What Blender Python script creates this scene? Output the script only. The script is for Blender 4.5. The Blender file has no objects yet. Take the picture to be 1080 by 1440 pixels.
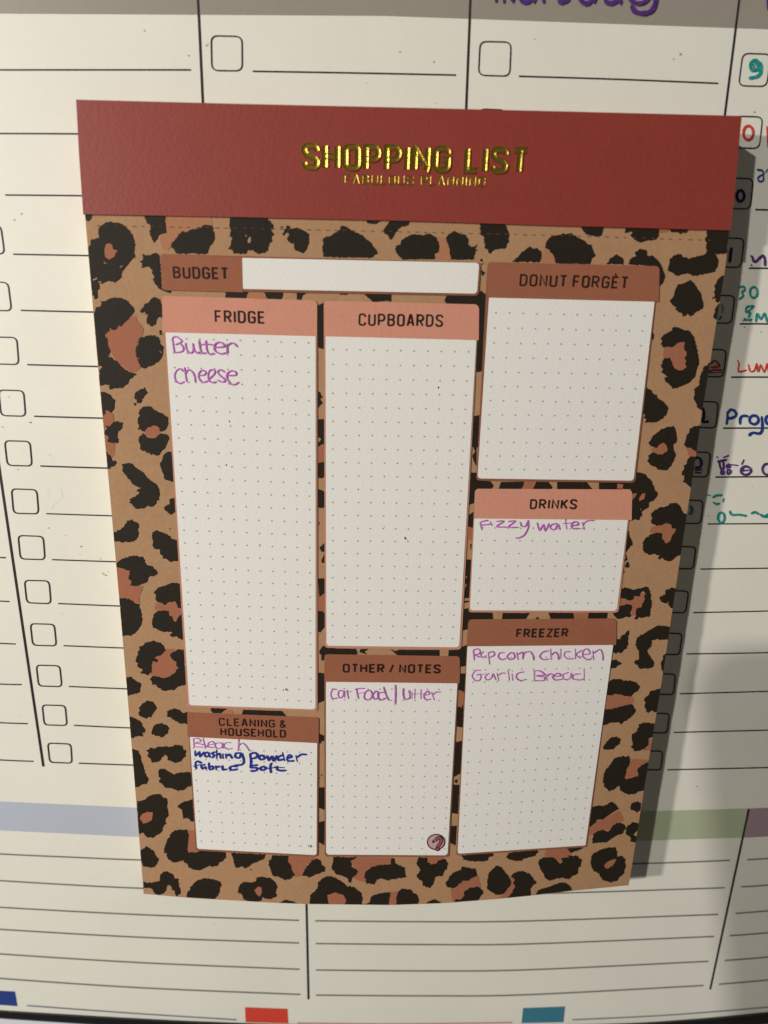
import bpy, bmesh, math, random
from mathutils import Matrix, Vector, Euler, noise as mnoise

scene = bpy.context.scene
C = scene.collection
random.seed(7)

# ------------------------------------------------------------------ camera
F = 800.0                       # focal length in photo pixels (1080 x 1440)
D = 0.151                       # metres from the lens to the board
AX, AY, AZ = -0.22, 0.004, -0.010
def rot(ax, ay, az):
    return Matrix.Rotation(az, 3, 'Z') @ Matrix.Rotation(ay, 3, 'Y') @ Matrix.Rotation(ax, 3, 'X')
RM = rot(AX, AY, AZ)
def to_world(v):                # board frame (right, down, into board) -> world
    return Vector((v[0], v[2], -v[1]))
cam_data = bpy.data.cameras.new('camera')
cam = bpy.data.objects.new('camera', cam_data); C.objects.link(cam)
right = to_world(RM @ Vector((1, 0, 0)))
up = to_world(RM @ Vector((0, -1, 0)))
back = to_world(RM @ Vector((0, 0, -1)))
mw = Matrix.Identity(4)
for i in range(3):
    mw[i][0], mw[i][1], mw[i][2] = right[i], up[i], back[i]
mw[1][3] = -D
cam.matrix_world = mw
cam_data.sensor_fit = 'VERTICAL'
cam_data.sensor_height = 36.0
cam_data.lens = F / 1440 * 36.0
cam_data.clip_start = 0.005
cam_data.clip_end = 50
cam_data.dof.use_dof = True
cam_data.dof.focus_distance = 0.152
cam_data.dof.aperture_fstop = 9.0
scene.camera = cam

# ------------------------------------------------------------------ light
world = bpy.data.worlds.new('World'); scene.world = world
world.use_nodes = True
bg = world.node_tree.nodes['Background']
bg.inputs[0].default_value = (1.0, 0.94, 0.84, 1)
bg.inputs[1].default_value = 0.075

def lamp(name, x, y, z, size, power, col):
    """a room lamp: x right, y down of the lens, z metres in front of the board"""
    l = bpy.data.lights.new(name, 'AREA'); l.shape = 'DISK'; l.size = size
    l.energy = power; l.color = col
    o = bpy.data.objects.new(name, l); C.objects.link(o)
    o.location = Vector((x, -z, -y))
    o.rotation_euler = (Vector((0, 0, -0.03)) - o.location).to_track_quat('-Z', 'Y').to_euler()
    return o
lamp('ceiling_lamp', -1.92, -1.15, 1.80, 0.085, 41.0, (1.0, 0.955, 0.885))
lamp('ceiling_lamp', -0.615, -0.10, 0.42, 0.038, 4.15, (1.0, 0.955, 0.885))

scene.view_settings.view_transform = 'Standard'
scene.view_settings.look = 'None'
scene.view_settings.exposure = 0.0
scene.view_settings.gamma = 1.0
scene.view_settings.use_curve_mapping = False

# ------------------------------------------------------------------ projection of measured marks on the real surfaces
def ray(px, py):
    return RM @ Vector(((px - 540) / F, (py - 720) / F, 1))
def B(px, py, lift=0.0):        # point of the board's plane
    d = ray(px, py); t = (D - lift) / d.z
    return Vector((t * d.x, -lift, -t * d.y))
def interp(pts, t):             # piecewise linear, pts sorted by first item
    if t <= pts[0][0]:
        a, b = pts[0], pts[1]
    elif t >= pts[-1][0]:
        a, b = pts[-2], pts[-1]
    else:
        for a, b in zip(pts, pts[1:]):
            if a[0] <= t <= b[0]: break
    k = (t - a[0]) / (b[0] - a[0])
    return a[1] + k * (b[1] - a[1])
LEFT = [(302, 119.5), (550, 140.8), (690, 154.0), (820, 165.6), (950, 176.8), (1080, 187.6), (1210, 198.2), (1257, 202.0)]
RIGHT = [(324, 1025.5), (380, 1019.5), (460, 1006.3), (540, 994), (577, 987.6), (636, 979.6), (680, 972.6), (812, 952.6), (855, 946.2), (948, 932.4), (1090, 909.2), (1230, 886.7), (1245, 884)]
BOTTOM = [(202, 1257), (261.5, 1262.3), (380, 1269.4), (430, 1271.4), (550, 1272.8), (622, 1270.3), (700, 1264.2), (750, 1259.3), (800, 1253.2), (884, 1245)]
HEADB = [(117.5, 301.2), (350, 305.6), (570, 310.6), (790, 317.6), (1028, 324)]
def padh(px, py):
    L = interp(LEFT, py); R = interp(RIGHT, py)
    u = max(0, min(1, (px - L) / (R - L))); v = max(0, min(1.02, (py - 145) / 1110))
    return 0.0080 + 0.0010 * v * v + 0.0026 * v ** 3 * 4 * u * (1 - u)
def P(px, py, lift=0.0):        # point of the pad's front, which bows out towards its foot
    h = padh(px, py) + lift
    d = ray(px, py); t = (D - h) / d.z
    return Vector((t * d.x, -h, -t * d.y))

# ------------------------------------------------------------------ materials
def mat(name, col, rough=0.6, spec=0.3, metal=0.0, grain=0.0, gscale=1800, bump=0.0, bscale=1500, var2=0.0, v2scale=60, coat=0.0, stretch=None):
    m = bpy.data.materials.new(name); m.use_nodes = True
    nt = m.node_tree; b = nt.nodes['Principled BSDF']
    b.inputs['Roughness'].default_value = rough
    b.inputs['Specular IOR Level'].default_value = spec
    b.inputs['Metallic'].default_value = metal
    b.inputs['Coat Weight'].default_value = coat
    tc = nt.nodes.new('ShaderNodeTexCoord'); src = tc.outputs['Object']
    if stretch:
        mp = nt.nodes.new('ShaderNodeMapping'); mp.inputs['Scale'].default_value = stretch
        nt.links.new(src, mp.inputs[0]); src = mp.outputs[0]
    rgb = nt.nodes.new('ShaderNodeRGB'); rgb.outputs[0].default_value = (*col, 1)
    last = rgb.outputs[0]
    for amt, sc, det in ((grain, gscale, 3.0), (var2, v2scale, 4.0)):
        if amt <= 0: continue
        n = nt.nodes.new('ShaderNodeTexNoise'); n.inputs['Scale'].default_value = sc; n.inputs['Detail'].default_value = det
        n.inputs['Roughness'].default_value = 0.65
        nt.links.new(src, n.inputs['Vector'])
        mr = nt.nodes.new('ShaderNodeMapRange')
        mr.inputs[1].default_value = 0.25; mr.inputs[2].default_value = 0.75
        mr.inputs[3].default_value = 1 - amt; mr.inputs[4].default_value = 1 + amt
        nt.links.new(n.outputs[0], mr.inputs[0])
        mx = nt.nodes.new('ShaderNodeVectorMath'); mx.operation = 'SCALE'
        nt.links.new(last, mx.inputs[0]); nt.links.new(mr.outputs[0], mx.inputs['Scale'])
        last = mx.outputs[0]
    nt.links.new(last, b.inputs['Base Color'])
    if bump > 0:
        n = nt.nodes.new('ShaderNodeTexNoise'); n.inputs['Scale'].default_value = bscale; n.inputs['Detail'].default_value = 4
        nt.links.new(src, n.inputs['Vector'])
        bp = nt.nodes.new('ShaderNodeBump'); bp.inputs['Strength'].default_value = 1.0; bp.inputs['Distance'].default_value = bump
        nt.links.new(n.outputs[0], bp.inputs['Height']); nt.links.new(bp.outputs[0], b.inputs['Normal'])
    return m

M = {}
PB = dict(bump=0.00004, bscale=900)
M['board'] = mat('whiteboard_enamel', (0.79, 0.775, 0.69), 0.45, 0.25, grain=0.012, gscale=500, var2=0.03, v2scale=28, bump=0.000008, bscale=300)
M['line'] = mat('black_board_print', (0.026, 0.025, 0.026), 0.4, 0.3)
M['thinline'] = mat('grey_board_print', (0.19, 0.185, 0.17), 0.4, 0.3)
M['band_grey'] = mat('grey_board_print_band', (0.32, 0.29, 0.245), 0.4, 0.3, grain=0.03, gscale=900)
M['band_blue'] = mat('blue_board_print_band', (0.47, 0.51, 0.60), 0.4, 0.3, grain=0.02)
M['band_green'] = mat('green_board_print_band', (0.45, 0.5, 0.33), 0.4, 0.3, grain=0.02)
M['band_purple'] = mat('mauve_board_print_band', (0.36, 0.255, 0.29), 0.4, 0.3, grain=0.02)
M['tab_blue'] = mat('navy_board_print', (0.028, 0.055, 0.24), 0.4, 0.3)
M['tab_red'] = mat('red_board_print', (0.66, 0.065, 0.04), 0.4, 0.3)
M['tab_teal'] = mat('teal_board_print', (0.05, 0.20, 0.29), 0.4, 0.3)
M['line_blue'] = mat('bluish_board_print_line', (0.16, 0.17, 0.26), 0.4, 0.3)
M['line_red'] = mat('reddish_board_print_line', (0.55, 0.28, 0.24), 0.4, 0.3)
M['line_teal'] = mat('tealish_board_print_line', (0.14, 0.22, 0.25), 0.4, 0.3)
M['frame'] = mat('black_frame_plastic', (0.008, 0.008, 0.009), 0.45, 0.4, bump=0.00002, bscale=3000)
M['wall'] = mat('pale_wall_paint', (0.70, 0.71, 0.78), 0.6, 0.3, grain=0.03, gscale=600)
M['kraft'] = mat('kraft_card', (0.425, 0.245, 0.132), 0.75, 0.2, grain=0.075, gscale=1300, var2=0.05, v2scale=150, **PB)
M['kraft_edge'] = mat('cut_card_edge', (0.60, 0.47, 0.30), 0.8, 0.2, grain=0.15, gscale=3000, stretch=(0.15, 3, 0.15))
M['spot'] = mat('black_leopard_print', (0.018, 0.013, 0.0075), 0.7, 0.22, grain=0.25, gscale=1400, **PB)
M['patch'] = mat('rust_leopard_print', (0.37, 0.14, 0.077), 0.75, 0.2, grain=0.07, gscale=1400, **PB)
M['patch_light'] = mat('tan_rust_leopard_print', (0.42, 0.19, 0.1), 0.75, 0.2, grain=0.07, gscale=1400, **PB)
M['perf'] = mat('perforation_slit', (0.16, 0.09, 0.045), 0.9, 0.1)
M['pink'] = mat('salmon_print', (0.64, 0.285, 0.2), 0.75, 0.2, grain=0.05, gscale=1500, var2=0.03, v2scale=200, **PB)
M['brown'] = mat('terracotta_print', (0.325, 0.118, 0.064), 0.75, 0.2, grain=0.06, gscale=1500, var2=0.04, v2scale=200, **PB)
M['border_pink'] = mat('salmon_border_print', (0.55, 0.25, 0.175), 0.75, 0.2, grain=0.05, **PB)
M['border_brown'] = mat('rust_border_print', (0.27, 0.1, 0.055), 0.75, 0.2, grain=0.05, **PB)
M['paper'] = mat('white_paper', (0.82, 0.805, 0.77), 0.8, 0.15, grain=0.014, gscale=1300, bump=0.00004, bscale=1500)
M['dot'] = mat('grid_dot_print', (0.46, 0.40, 0.345), 0.8, 0.1)
M['ink'] = mat('black_ink', (0.022, 0.011, 0.009), 0.7, 0.2)
M['pen'] = mat('purple_ink', (0.52, 0.12, 0.52), 0.6, 0.25, grain=0.42, gscale=2200)
M['pen_blue'] = mat('blue_marker_ink', (0.018, 0.032, 0.30), 0.6, 0.25, grain=0.3, gscale=2500)
M['red'] = mat('red_card', (0.27, 0.041, 0.029), 0.55, 0.35, grain=0.055, gscale=1200, var2=0.04, v2scale=120, bump=0.00005, bscale=1300)
M['gold'] = mat('gold_foil', (0.5, 0.325, 0.055), 0.34, 0.5, metal=0.9, bump=0.000015, bscale=2600, stretch=(0.5, 1, 1.6))
M['mk_purple'] = mat('purple_whiteboard_ink', (0.085, 0.028, 0.19), 0.5, 0.3, grain=0.45, gscale=1500)
M['mk_teal'] = mat('teal_whiteboard_ink', (0.01, 0.29, 0.27), 0.5, 0.3, grain=0.45, gscale=1500)
M['mk_red'] = mat('red_whiteboard_ink', (0.62, 0.055, 0.035), 0.5, 0.3, grain=0.4, gscale=1500)
M['mk_blue'] = mat('blue_whiteboard_ink', (0.012, 0.045, 0.25), 0.5, 0.3, grain=0.45, gscale=1500)
M['mk_navy'] = mat('navy_whiteboard_ink', (0.008, 0.012, 0.085), 0.5, 0.3, grain=0.4, gscale=1500)
M['speck'] = mat('dark_speck', (0.33, 0.3, 0.26), 0.8, 0.1)
M['smear'] = mat('wiped_ink_smear', (0.775, 0.752, 0.652), 0.45, 0.3, grain=0.05, gscale=900)
M['logo_pink'] = mat('pale_pink_print', (0.56, 0.36, 0.37), 0.8, 0.15)
M['logo_mid'] = mat('rose_print', (0.30, 0.085, 0.12), 0.8, 0.15)
M['logo_dark'] = mat('dark_plum_print', (0.055, 0.02, 0.028), 0.8, 0.15)
M['phone'] = mat('dark_glass', (0.02, 0.02, 0.022), 0.3, 0.4)
M['magnet'] = mat('black_magnet', (0.02, 0.02, 0.02), 0.6, 0.3)

# ------------------------------------------------------------------ objects
def thing(name, label, cat, loc, group=None):
    o = bpy.data.objects.new(name, None); C.objects.link(o)
    o.location = loc; o.empty_display_size = 0.01
    o['label'] = label; o['category'] = cat
    if group: o['group'] = group
    return o

class MB:
    """collects faces, then links them as ONE mesh object"""
    def __init__(s): s.v = []; s.f = []; s.m = []; s.mats = []
    def slot(s, m):
        if m not in s.mats: s.mats.append(m)
        return s.mats.index(m)
    def poly(s, pts, m):
        k = len(s.v); s.v += [Vector(p) for p in pts]
        s.f.append(tuple(range(k, k + len(pts)))); s.m.append(s.slot(m))
    def build(s, name, parent=None, base=None, label=None, tri=False):
        base = base or Vector((0, 0, 0))
        me = bpy.data.meshes.new(name)
        me.from_pydata([v - base for v in s.v], [], s.f)
        for k in s.mats: me.materials.append(M[k])
        for p, k in zip(me.polygons, s.m): p.material_index = k
        if tri:
            bm = bmesh.new(); bm.from_mesh(me)
            bmesh.ops.triangulate(bm, faces=bm.faces[:], quad_method='BEAUTY', ngon_method='EAR_CLIP')
            bm.to_mesh(me); bm.free()
        me.update()
        # every printed face must look at the room (-Y)
        o = bpy.data.objects.new(name, me); C.objects.link(o)
        if parent: o.parent = parent
        if label: o['label'] = label
        return o

def arc(cx, cy, rx, ry, a0, a1, n=8):
    return [(cx + rx * math.cos(math.radians(a0 + (a1 - a0) * i / n)), cy + ry * math.sin(math.radians(a0 + (a1 - a0) * i / n))) for i in range(n + 1)]
def smooth(pts, n=4, closed=False):
    """Catmull-Rom"""
    if len(pts) < 3: return pts
    out = []
    q = [pts[-1]] + pts + [pts[0], pts[1]] if closed else [pts[0]] + pts + [pts[-1]]
    segs = len(pts) if closed else len(pts) - 1
    for i in range(segs):
        a, b, c, d = q[i], q[i + 1], q[i + 2], q[i + 3]
        for k in range(n):
            t = k / n; t2 = t * t; t3 = t2 * t
            out.append(tuple(0.5 * (2 * b[j] + (c[j] - a[j]) * t + (2 * a[j] - 5 * b[j] + 4 * c[j] - d[j]) * t2 + (3 * b[j] - a[j] - 3 * c[j] + d[j]) * t3) for j in (0, 1)))
    if not closed: out.append(pts[-1])
    return out
def mitres(pts, closed=False):
    n = len(pts); res = []
    for i in range(n):
        p0 = pts[i - 1] if (i > 0 or closed) else None
        p1 = pts[(i + 1) % n] if (i < n - 1 or closed) else None
        c = pts[i]
        def dirn(a, b):
            x, y = b[0] - a[0], b[1] - a[1]; l = math.hypot(x, y) or 1e-9
            return x / l, y / l
        d0 = dirn(p0, c) if p0 else dirn(c, p1)
        d1 = dirn(c, p1) if p1 else d0
        nx, ny = -(d0[1] + d1[1]), d0[0] + d1[0]
        l = math.hypot(nx, ny)
        if l < 0.3:
            nx, ny, k = -d0[1], d0[0], 1
        else:
            nx, ny = nx / l, ny / l
            k = min(1.5, 1 / max(0.35, nx * -d0[1] + ny * d0[0]))
        res.append((nx * k, ny * k))
    return res
def ribbon(mb, pts, w, m, proj, lift, closed=False, rise=0.000008, taper=False, wob=0.0):
    """a stroke of the given pixel width lying on a surface"""
    q = []
    for p in pts:
        if not q or math.hypot(p[0] - q[-1][0], p[1] - q[-1][1]) > 0.25: q.append(p)
    if closed and math.hypot(q[0][0] - q[-1][0], q[0][1] - q[-1][1]) < 0.3: q.pop()
    if len(q) < 2: return
    ns = mitres(q, closed); n = len(q)
    A = []; Bs = []
    for i, (p, k) in enumerate(zip(q, ns)):
        ww = w / 2 * (1 + wob * random.uniform(-1, 1))
        if taper and i in (0, n - 1): ww *= 0.6
        z = lift + rise * i / n
        A.append(proj(p[0] + k[0] * ww, p[1] + k[1] * ww, z)); Bs.append(proj(p[0] - k[0] * ww, p[1] - k[1] * ww, z))
    for i in range(n if closed else n - 1):
        j = (i + 1) % n
        mb.poly([A[i], A[j], Bs[j], Bs[i]], m)
    if taper:       # round ends
        for i, s in ((0, -1), (n - 1, 1)):
            p = q[i]; o = q[1] if i == 0 else q[n - 2]
            dx, dy = p[0] - o[0], p[1] - o[1]; l = math.hypot(dx, dy) or 1; dx, dy = dx / l, dy / l
            r = w / 2 * 0.6
            fan = [proj(p[0] + r * (-dy * math.cos(a) + dx * math.sin(a)), p[1] + r * (dx * math.cos(a) + dy * math.sin(a)), lift + rise * (i / n)) for a in [math.pi * t / 4 for t in range(5)]]
            mb.poly(fan, m)
def disc(mb, x, y, rx, ry, m, proj, lift, n=10):
    mb.poly([proj(x + rx * math.cos(2 * math.pi * i / n), y + ry * math.sin(2 * math.pi * i / n), lift) for i in range(n)], m)
def quadmap(q):                 # unit square -> pixel quad (TL, TR, BR, BL), perspective
    (x0, y0), (x1, y1), (x2, y2), (x3, y3) = q
    dx1, dy1, dx2, dy2 = x1 - x2, y1 - y2, x3 - x2, y3 - y2
    sx, sy = x0 - x1 + x2 - x3, y0 - y1 + y2 - y3
    den = dx1 * dy2 - dx2 * dy1
    g = (sx * dy2 - dx2 * sy) / den; h = (dx1 * sy - sx * dy1) / den
    a, b, d, e = x1 - x0 + g * x1, x3 - x0 + h * x3, y1 - y0 + g * y1, y3 - y0 + h * y3
    return lambda s, t: ((a * s + b * t + x0) / (g * s + h * t + 1), (d * s + e * t + y0) / (g * s + h * t + 1))
def panel(mb, q, m, proj, lift, r=(0, 0, 0, 0), nx=14, ny=20):
    """rounded rectangle as a grid that follows the surface; r = corner radii in px (TL, TR, BR, BL)"""
    f = quadmap(q)
    W = math.hypot(q[1][0] - q[0][0], q[1][1] - q[0][1]); H = math.hypot(q[3][0] - q[0][0], q[3][1] - q[0][1])
    ts = sorted(set([i / ny for i in range(ny + 1)] + [k * max(r) / H * (1 - math.cos(a * math.pi / 12)) for a in range(7) for k in (1,)] + [1 - max(r) / H * (1 - math.cos(a * math.pi / 12)) for a in range(7)]))
    rows = []
    for t in ts:
        def inset(rr, dist):
            if rr <= 0 or dist >= rr: return 0
            return (rr - math.sqrt(max(0, rr * rr - (rr - dist) ** 2))) / W
        l = max(inset(r[0], t * H), inset(r[3], (1 - t) * H)); rt = max(inset(r[1], t * H), inset(r[2], (1 - t) * H))
        rows.append([proj(*f(l + (1 - l - rt) * i / nx, t), lift) for i in range(nx + 1)])
    for a, b in zip(rows, rows[1:]):
        for i in range(nx): mb.poly([a[i], a[i + 1], b[i + 1], b[i]], m)
def rough(pts, amp=0.7, step=2.1):
    out = []
    n = len(pts)
    for i in range(n):
        a, b = pts[i], pts[(i + 1) % n]
        l = math.hypot(b[0] - a[0], b[1] - a[1]); k = max(1, int(l / step))
        for j in range(k):
            t = j / k
            x, y = a[0] + (b[0] - a[0]) * t, a[1] + (b[1] - a[1]) * t
            if l > 1e-6 and j:
                o = random.uniform(-amp, amp) * (1.0 if random.random() < 0.6 else 0.25)
                x += -(b[1] - a[1]) / l * o; y += (b[0] - a[0]) / l * o
            out.append((x, y))
    return out

# ------------------------------------------------------------------ wall behind the board
mb = MB()
mb.poly([(-1.5, 0.006, -1.2), (1.5, 0.006, -1.2), (1.5, 0.006, 1.2), (-1.5, 0.006, 1.2)], 'wall')
wall = mb.build('wall'); wall['kind'] = 'structure'

# ------------------------------------------------------------------ the planner board
base = Vector((0, 0.006, -0.14))
board = thing('planner_whiteboard', 'cream dry-erase weekly planner board with checkboxes, ruled lines and black frame behind the pad', 'whiteboard', base)
FRT = [(-400, 1392), (-150, 1410), (0, 1422.2), (60, 1425.8), (150, 1431.2), (250, 1436.5), (350, 1440.5), (540, 1444.5), (700, 1444.5), (830, 1442), (911, 1439.3), (1000, 1432.5), (1080, 1424.6), (1300, 1400), (1500, 1375)]
FRB = [(-400, 1400), (-150, 1419), (0, 1432.6), (60, 1436.6), (150, 1442.6), (250, 1448.5), (350, 1453), (540, 1458), (700, 1458.5), (830, 1456.5), (911, 1454.6), (1000, 1448.5), (1080, 1440.5), (1300, 1417), (1500, 1393)]
def bsheet():
    mb = MB(); nx, ny = 40, 40
    top = -0.19 * -1
    X0, X1 = B(-300, 700).x, B(1400, 700).x
    rows = []
    bot = [B(px, interp(FRT, px) - 0.5) for px in [-400 + 1900 * i / nx for i in range(nx + 1)]]
    for j in range(ny + 1):
        t = j / ny
        rows.append([Vector((b.x, 0, 0.30 + (b.z - 0.30) * t)) for b in bot])
    for a, b in zip(rows, rows[1:]):
        for i in range(nx): mb.poly([a[i], a[i + 1], b[i + 1], b[i]], 'board')
    # edge thickness
    e = [rows[0], [r[-1] for r in rows], rows[-1][::-1], [r[0] for r in rows][::-1]]
    for side in e:
        for a, b in zip(side, side[1:]):
            mb.poly([a, a + Vector((0, 0.005, 0)), b + Vector((0, 0.005, 0)), b], 'board')
    for x, y, r in ((42.5, 594, 1.6), (3, 600.5, 1.2), (68, 742.5, 1.0), (114, 768.6, 1.5), (92, 753, .8), (141, 786, 1.0), (146, 807.5, 1.4), (149, 809, 1.2), (152, 804, .8), (144, 806, .9), (112, 780, .7), (87, 863, .7), (30, 300.5, 1.3), (20, 309, 1.0), (12, 558, 1.0), (203, 43, 1.3), (265, 78, 1.2), (290, 64, 1.2), (292, 62, .9), (562, 72.7, 1.2), (610, 87, 1.2), (613, 145, .8), (957, 76, 1.8), (947, 83, 1.2), (1061, 157.5, 1.6), (752, 55, .9), (515, 117, .8), (1070, 466.5, 1.0), (1064, 455, .8), (1047, 460, 1.2), (996, 725, .9), (992, 696, .8), (1059, 684, .6), (27, 1008, .6), (300, 1300, .7), (980, 1106, 1.3), (25, 660, .8), (70, 640, .7), (75, 644, .6)):
        disc(mb, x, y, r, r * random.uniform(.6, 1), 'speck', B, 0.00009, 7)
    return mb.build('board_surface', board, base)
bsheet()
def frame_strip():
    mb = MB(); pr = []
    xs = [-400 + 1900 * i / 60 for i in range(61)]
    for x in xs:
        t = interp(FRT, x); b_ = interp(FRB, x)
        pr.append([B(x, t - 0.4, 0.0) + Vector((0, 0.004, 0)), B(x, t - 0.4, 0.0003), B(x, t + 0.8, 0.0009), B(x, (t + b_) / 2, 0.0011), B(x, b_ - 1.2, 0.0009), B(x, b_, 0.0), B(x, b_, 0.0) + Vector((0, 0.0055, 0))])
    for a, b in zip(pr, pr[1:]):
        for i in range(6): mb.poly([a[i], a[i + 1], b[i + 1], b[i]], 'frame')
    return mb.build('frame', board, base)
frame_strip()
LB = 0.00005
def bquad(name, pts_top, pts_bot, m, lift=LB, label=None):
    mb = MB()
    for a, b, c, d in zip(pts_top, pts_top[1:], pts_bot, pts_bot[1:]):
        mb.poly([B(*a, lift), B(*b, lift), B(*d, lift), B(*c, lift)], m)
    return mb.build(name, board, base, label)
bquad('day_header_band', [(-300, -60), (540, -60), (1400, -60)], [(-300, 17), (540, 22), (1400, 52)], 'band_grey')
bquad('colour_band', [(-140, 1120.5), (0, 1127), (193, 1136), (320, 1140), (428, 1142)], [(-135, 1161), (0, 1167.8), (196, 1177.2), (320, 1181), (428, 1183)], 'band_blue', label='pale blue band across the left notes column')
bquad('colour_band', [(432, 1142), (700, 1143), (897, 1141), (1051.5, 1137)], [(432, 1183), (700, 1184.5), (891, 1182.6), (1043.5, 1178)], 'band_green', label='sage green band to the right of the pad')
bquad('colour_band', [(1054.5, 1137), (1200, 1131), (1400, 1120)], [(1046, 1178), (1200, 1171), (1400, 1159)], 'band_purple', label='mauve band at the right edge')
def bline(name, pts, w, m, lift=0.00012, label=None, sm=True):
    mb = MB()
    q = smooth(pts, 6) if sm and len(pts) > 2 else pts
    ribbon(mb, q, w, m, B, lift, rise=0.0)
    return mb.build(name, board, base, label)
# columns
for pts in ([(-107, -60), (-98, 0), (1.7, 680), (32, 885), (60.7, 1078)], [(275.3, -60), (278.2, 0), (281.7, 75), (284.8, 143), (292, 300)],
            [(664, -60), (661.3, 0), (655.3, 152), (650, 300)], [(1047, -60), (1039.5, 0), (1019, 163), (1003, 290)]):
    bline('column_line', pts, 3.0, 'line', sm=False)
for pts in ([(430.2, 1142), (430.8, 1272), (433.6, 1405.5)], [(1053.0, 1137.5), (998.6, 1391.5)]):
    bline('column_line', pts, 2.7, 'line', sm=False, label='divider of the notes section')
# ruled lines
RL = [[(-80, 98.5), (0, 98), (268, 98)], [(355, 100), (500, 102.4), (641, 105.3)], [(729.5, 107), (870, 111.3), (1010, 117)], [(-90, 187.5), (0, 187.5), (108, 188), (255, 190)],
      [(7, 274), (116, 275), (262, 277)],
      [(18.3, 357.3), (123, 359.3), (270, 362)], [(29, 436.3), (130, 438.7), (275, 441)], [(38.3, 512.7), (137, 515.3), (280, 518)], [(47.7, 585.3), (144, 588), (287, 591)], [(56.7, 655.3), (153, 658.3), (295, 661)],
      [(65, 722.3), (157, 725.3), (300, 729)], [(73.3, 787), (163, 790), (305, 794)], [(81.7, 848.7), (169, 852.3), (310, 857)], [(89.3, 908), (174, 911.3), (315, 916)], [(96.7, 965.3), (178, 968.7), (320, 973)], [(104, 1020), (183, 1023.7), (324, 1028)], [(110.7, 1073.3), (187, 1076), (328, 1080)],
      [(-90, 781), (0, 784), (3, 784.2)], [(-80, 842), (0, 845.3), (12.7, 846)], [(-75, 901), (0, 904.7), (21.3, 905.7)], [(-70, 958), (0, 962), (30, 962.7)], [(-65, 1012), (0, 1016.3), (38.3, 1017.7)], [(-60, 1064), (0, 1068.7), (46.7, 1070.7)],
      [(1065.6, 294.6), (1080, 295), (1250, 299)], [(1053, 377), (1080, 377.2), (1240, 380)], [(1040.4, 455.3), (1080, 455.4), (1230, 457)], [(1028, 530.2), (1080, 530.2), (1225, 531)], [(1016.8, 602), (1080, 601.8), (1215, 601.5)], [(1006, 670.8), (1080, 670.3), (1205, 669.5)],
      [(995.3, 736.7), (1080, 736.3), (1195, 734.5)], [(984.9, 800.2), (1080, 799), (1185, 797)], [(975, 861.5), (1080, 859.2), (1175, 856)], [(965.2, 919.6), (1080, 917.8), (1170, 914)], [(956, 975.6), (1080, 972.2), (1160, 969)], [(947.4, 1030), (1080, 1026.8), (1150, 1024)], [(938.5, 1082.6), (1080, 1079.4), (1140, 1077)]]
for i, pts in enumerate(RL):
    y = pts[0][1]
    bline('ruled_line', pts, 2.0 if y < 700 else 1.75, 'line')
NL = [[(-150, 1192), (0, 1201), (100, 1205.5), (200, 1209.6), (425, 1216)], [(445, 1217), (700, 1218), (891, 1214.8), (1026, 1210)], [(1050.4, 1209), (1080, 1207.4), (1250, 1197)],
      [(-150, 1229), (0, 1238.5), (100, 1244.5), (200, 1249.3), (424, 1257)], [(445, 1257.5), (650, 1258.3), (804, 1255.5), (1019, 1248.5)], [(1042, 1247.4), (1080, 1244.8), (1240, 1233)],
      [(-150, 1266), (0, 1276), (200, 1286.5), (420, 1294.4)], [(443, 1295), (600, 1296.3), (740, 1295.3), (1010, 1286)], [(1034.4, 1284.6), (1080, 1281), (1230, 1269)],
      [(-150, 1296), (0, 1307), (200, 1318.3), (420, 1326.2)], [(444, 1327), (600, 1328.4), (740, 1327.6), (1004, 1317)], [(1026, 1316), (1080, 1311.8), (1225, 1299)],
      [(-150, 1330), (0, 1341.6), (200, 1354), (421, 1363.2)], [(444, 1364.2), (600, 1365.5), (740, 1364), (996, 1352)], [(1019, 1350.8), (1080, 1346), (1220, 1332)],
      [(-150, 1363), (0, 1376), (200, 1389.3), (422, 1398.6)], [(444, 1399.5), (600, 1400.6), (740, 1399), (989, 1386)], [(1011, 1384.2), (1080, 1378.2), (1215, 1364)]]
for pts in NL: bline('ruled_line', pts, 2.0, 'thinline')
bline('ruled_line', [(37.8, 1414.2), (180, 1424.6), (332, 1434.2)], 1.7, 'line_blue', label='bluish line along the foot of the board')
bline('ruled_line', [(418, 1438.8), (560, 1440), (720, 1438)], 1.7, 'line_red', label='reddish line along the foot of the board')
bline('ruled_line', [(805, 1434.2), (940, 1427.6), (1080, 1416.4), (1180, 1407)], 1.7, 'line_teal', label='teal line along the foot of the board')
for pts, m, lb in (([(-60, 1390), (21, 1394.3), (24.6, 1415), (-60, 1409)], 'tab_blue', 'navy colour key tab'), ([(344.4, 1416.4), (404.4, 1418.6), (405.4, 1439.2), (345.3, 1437.6)], 'tab_red', 'red colour key tab'), ([(735.5, 1417.6), (794.7, 1415.4), (792.4, 1437.6), (733.3, 1438.8)], 'tab_teal', 'teal colour key tab')):
    mb = MB(); mb.poly([B(*p, LB) for p in pts], m); mb.build('colour_tab', board, base, lb)
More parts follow.
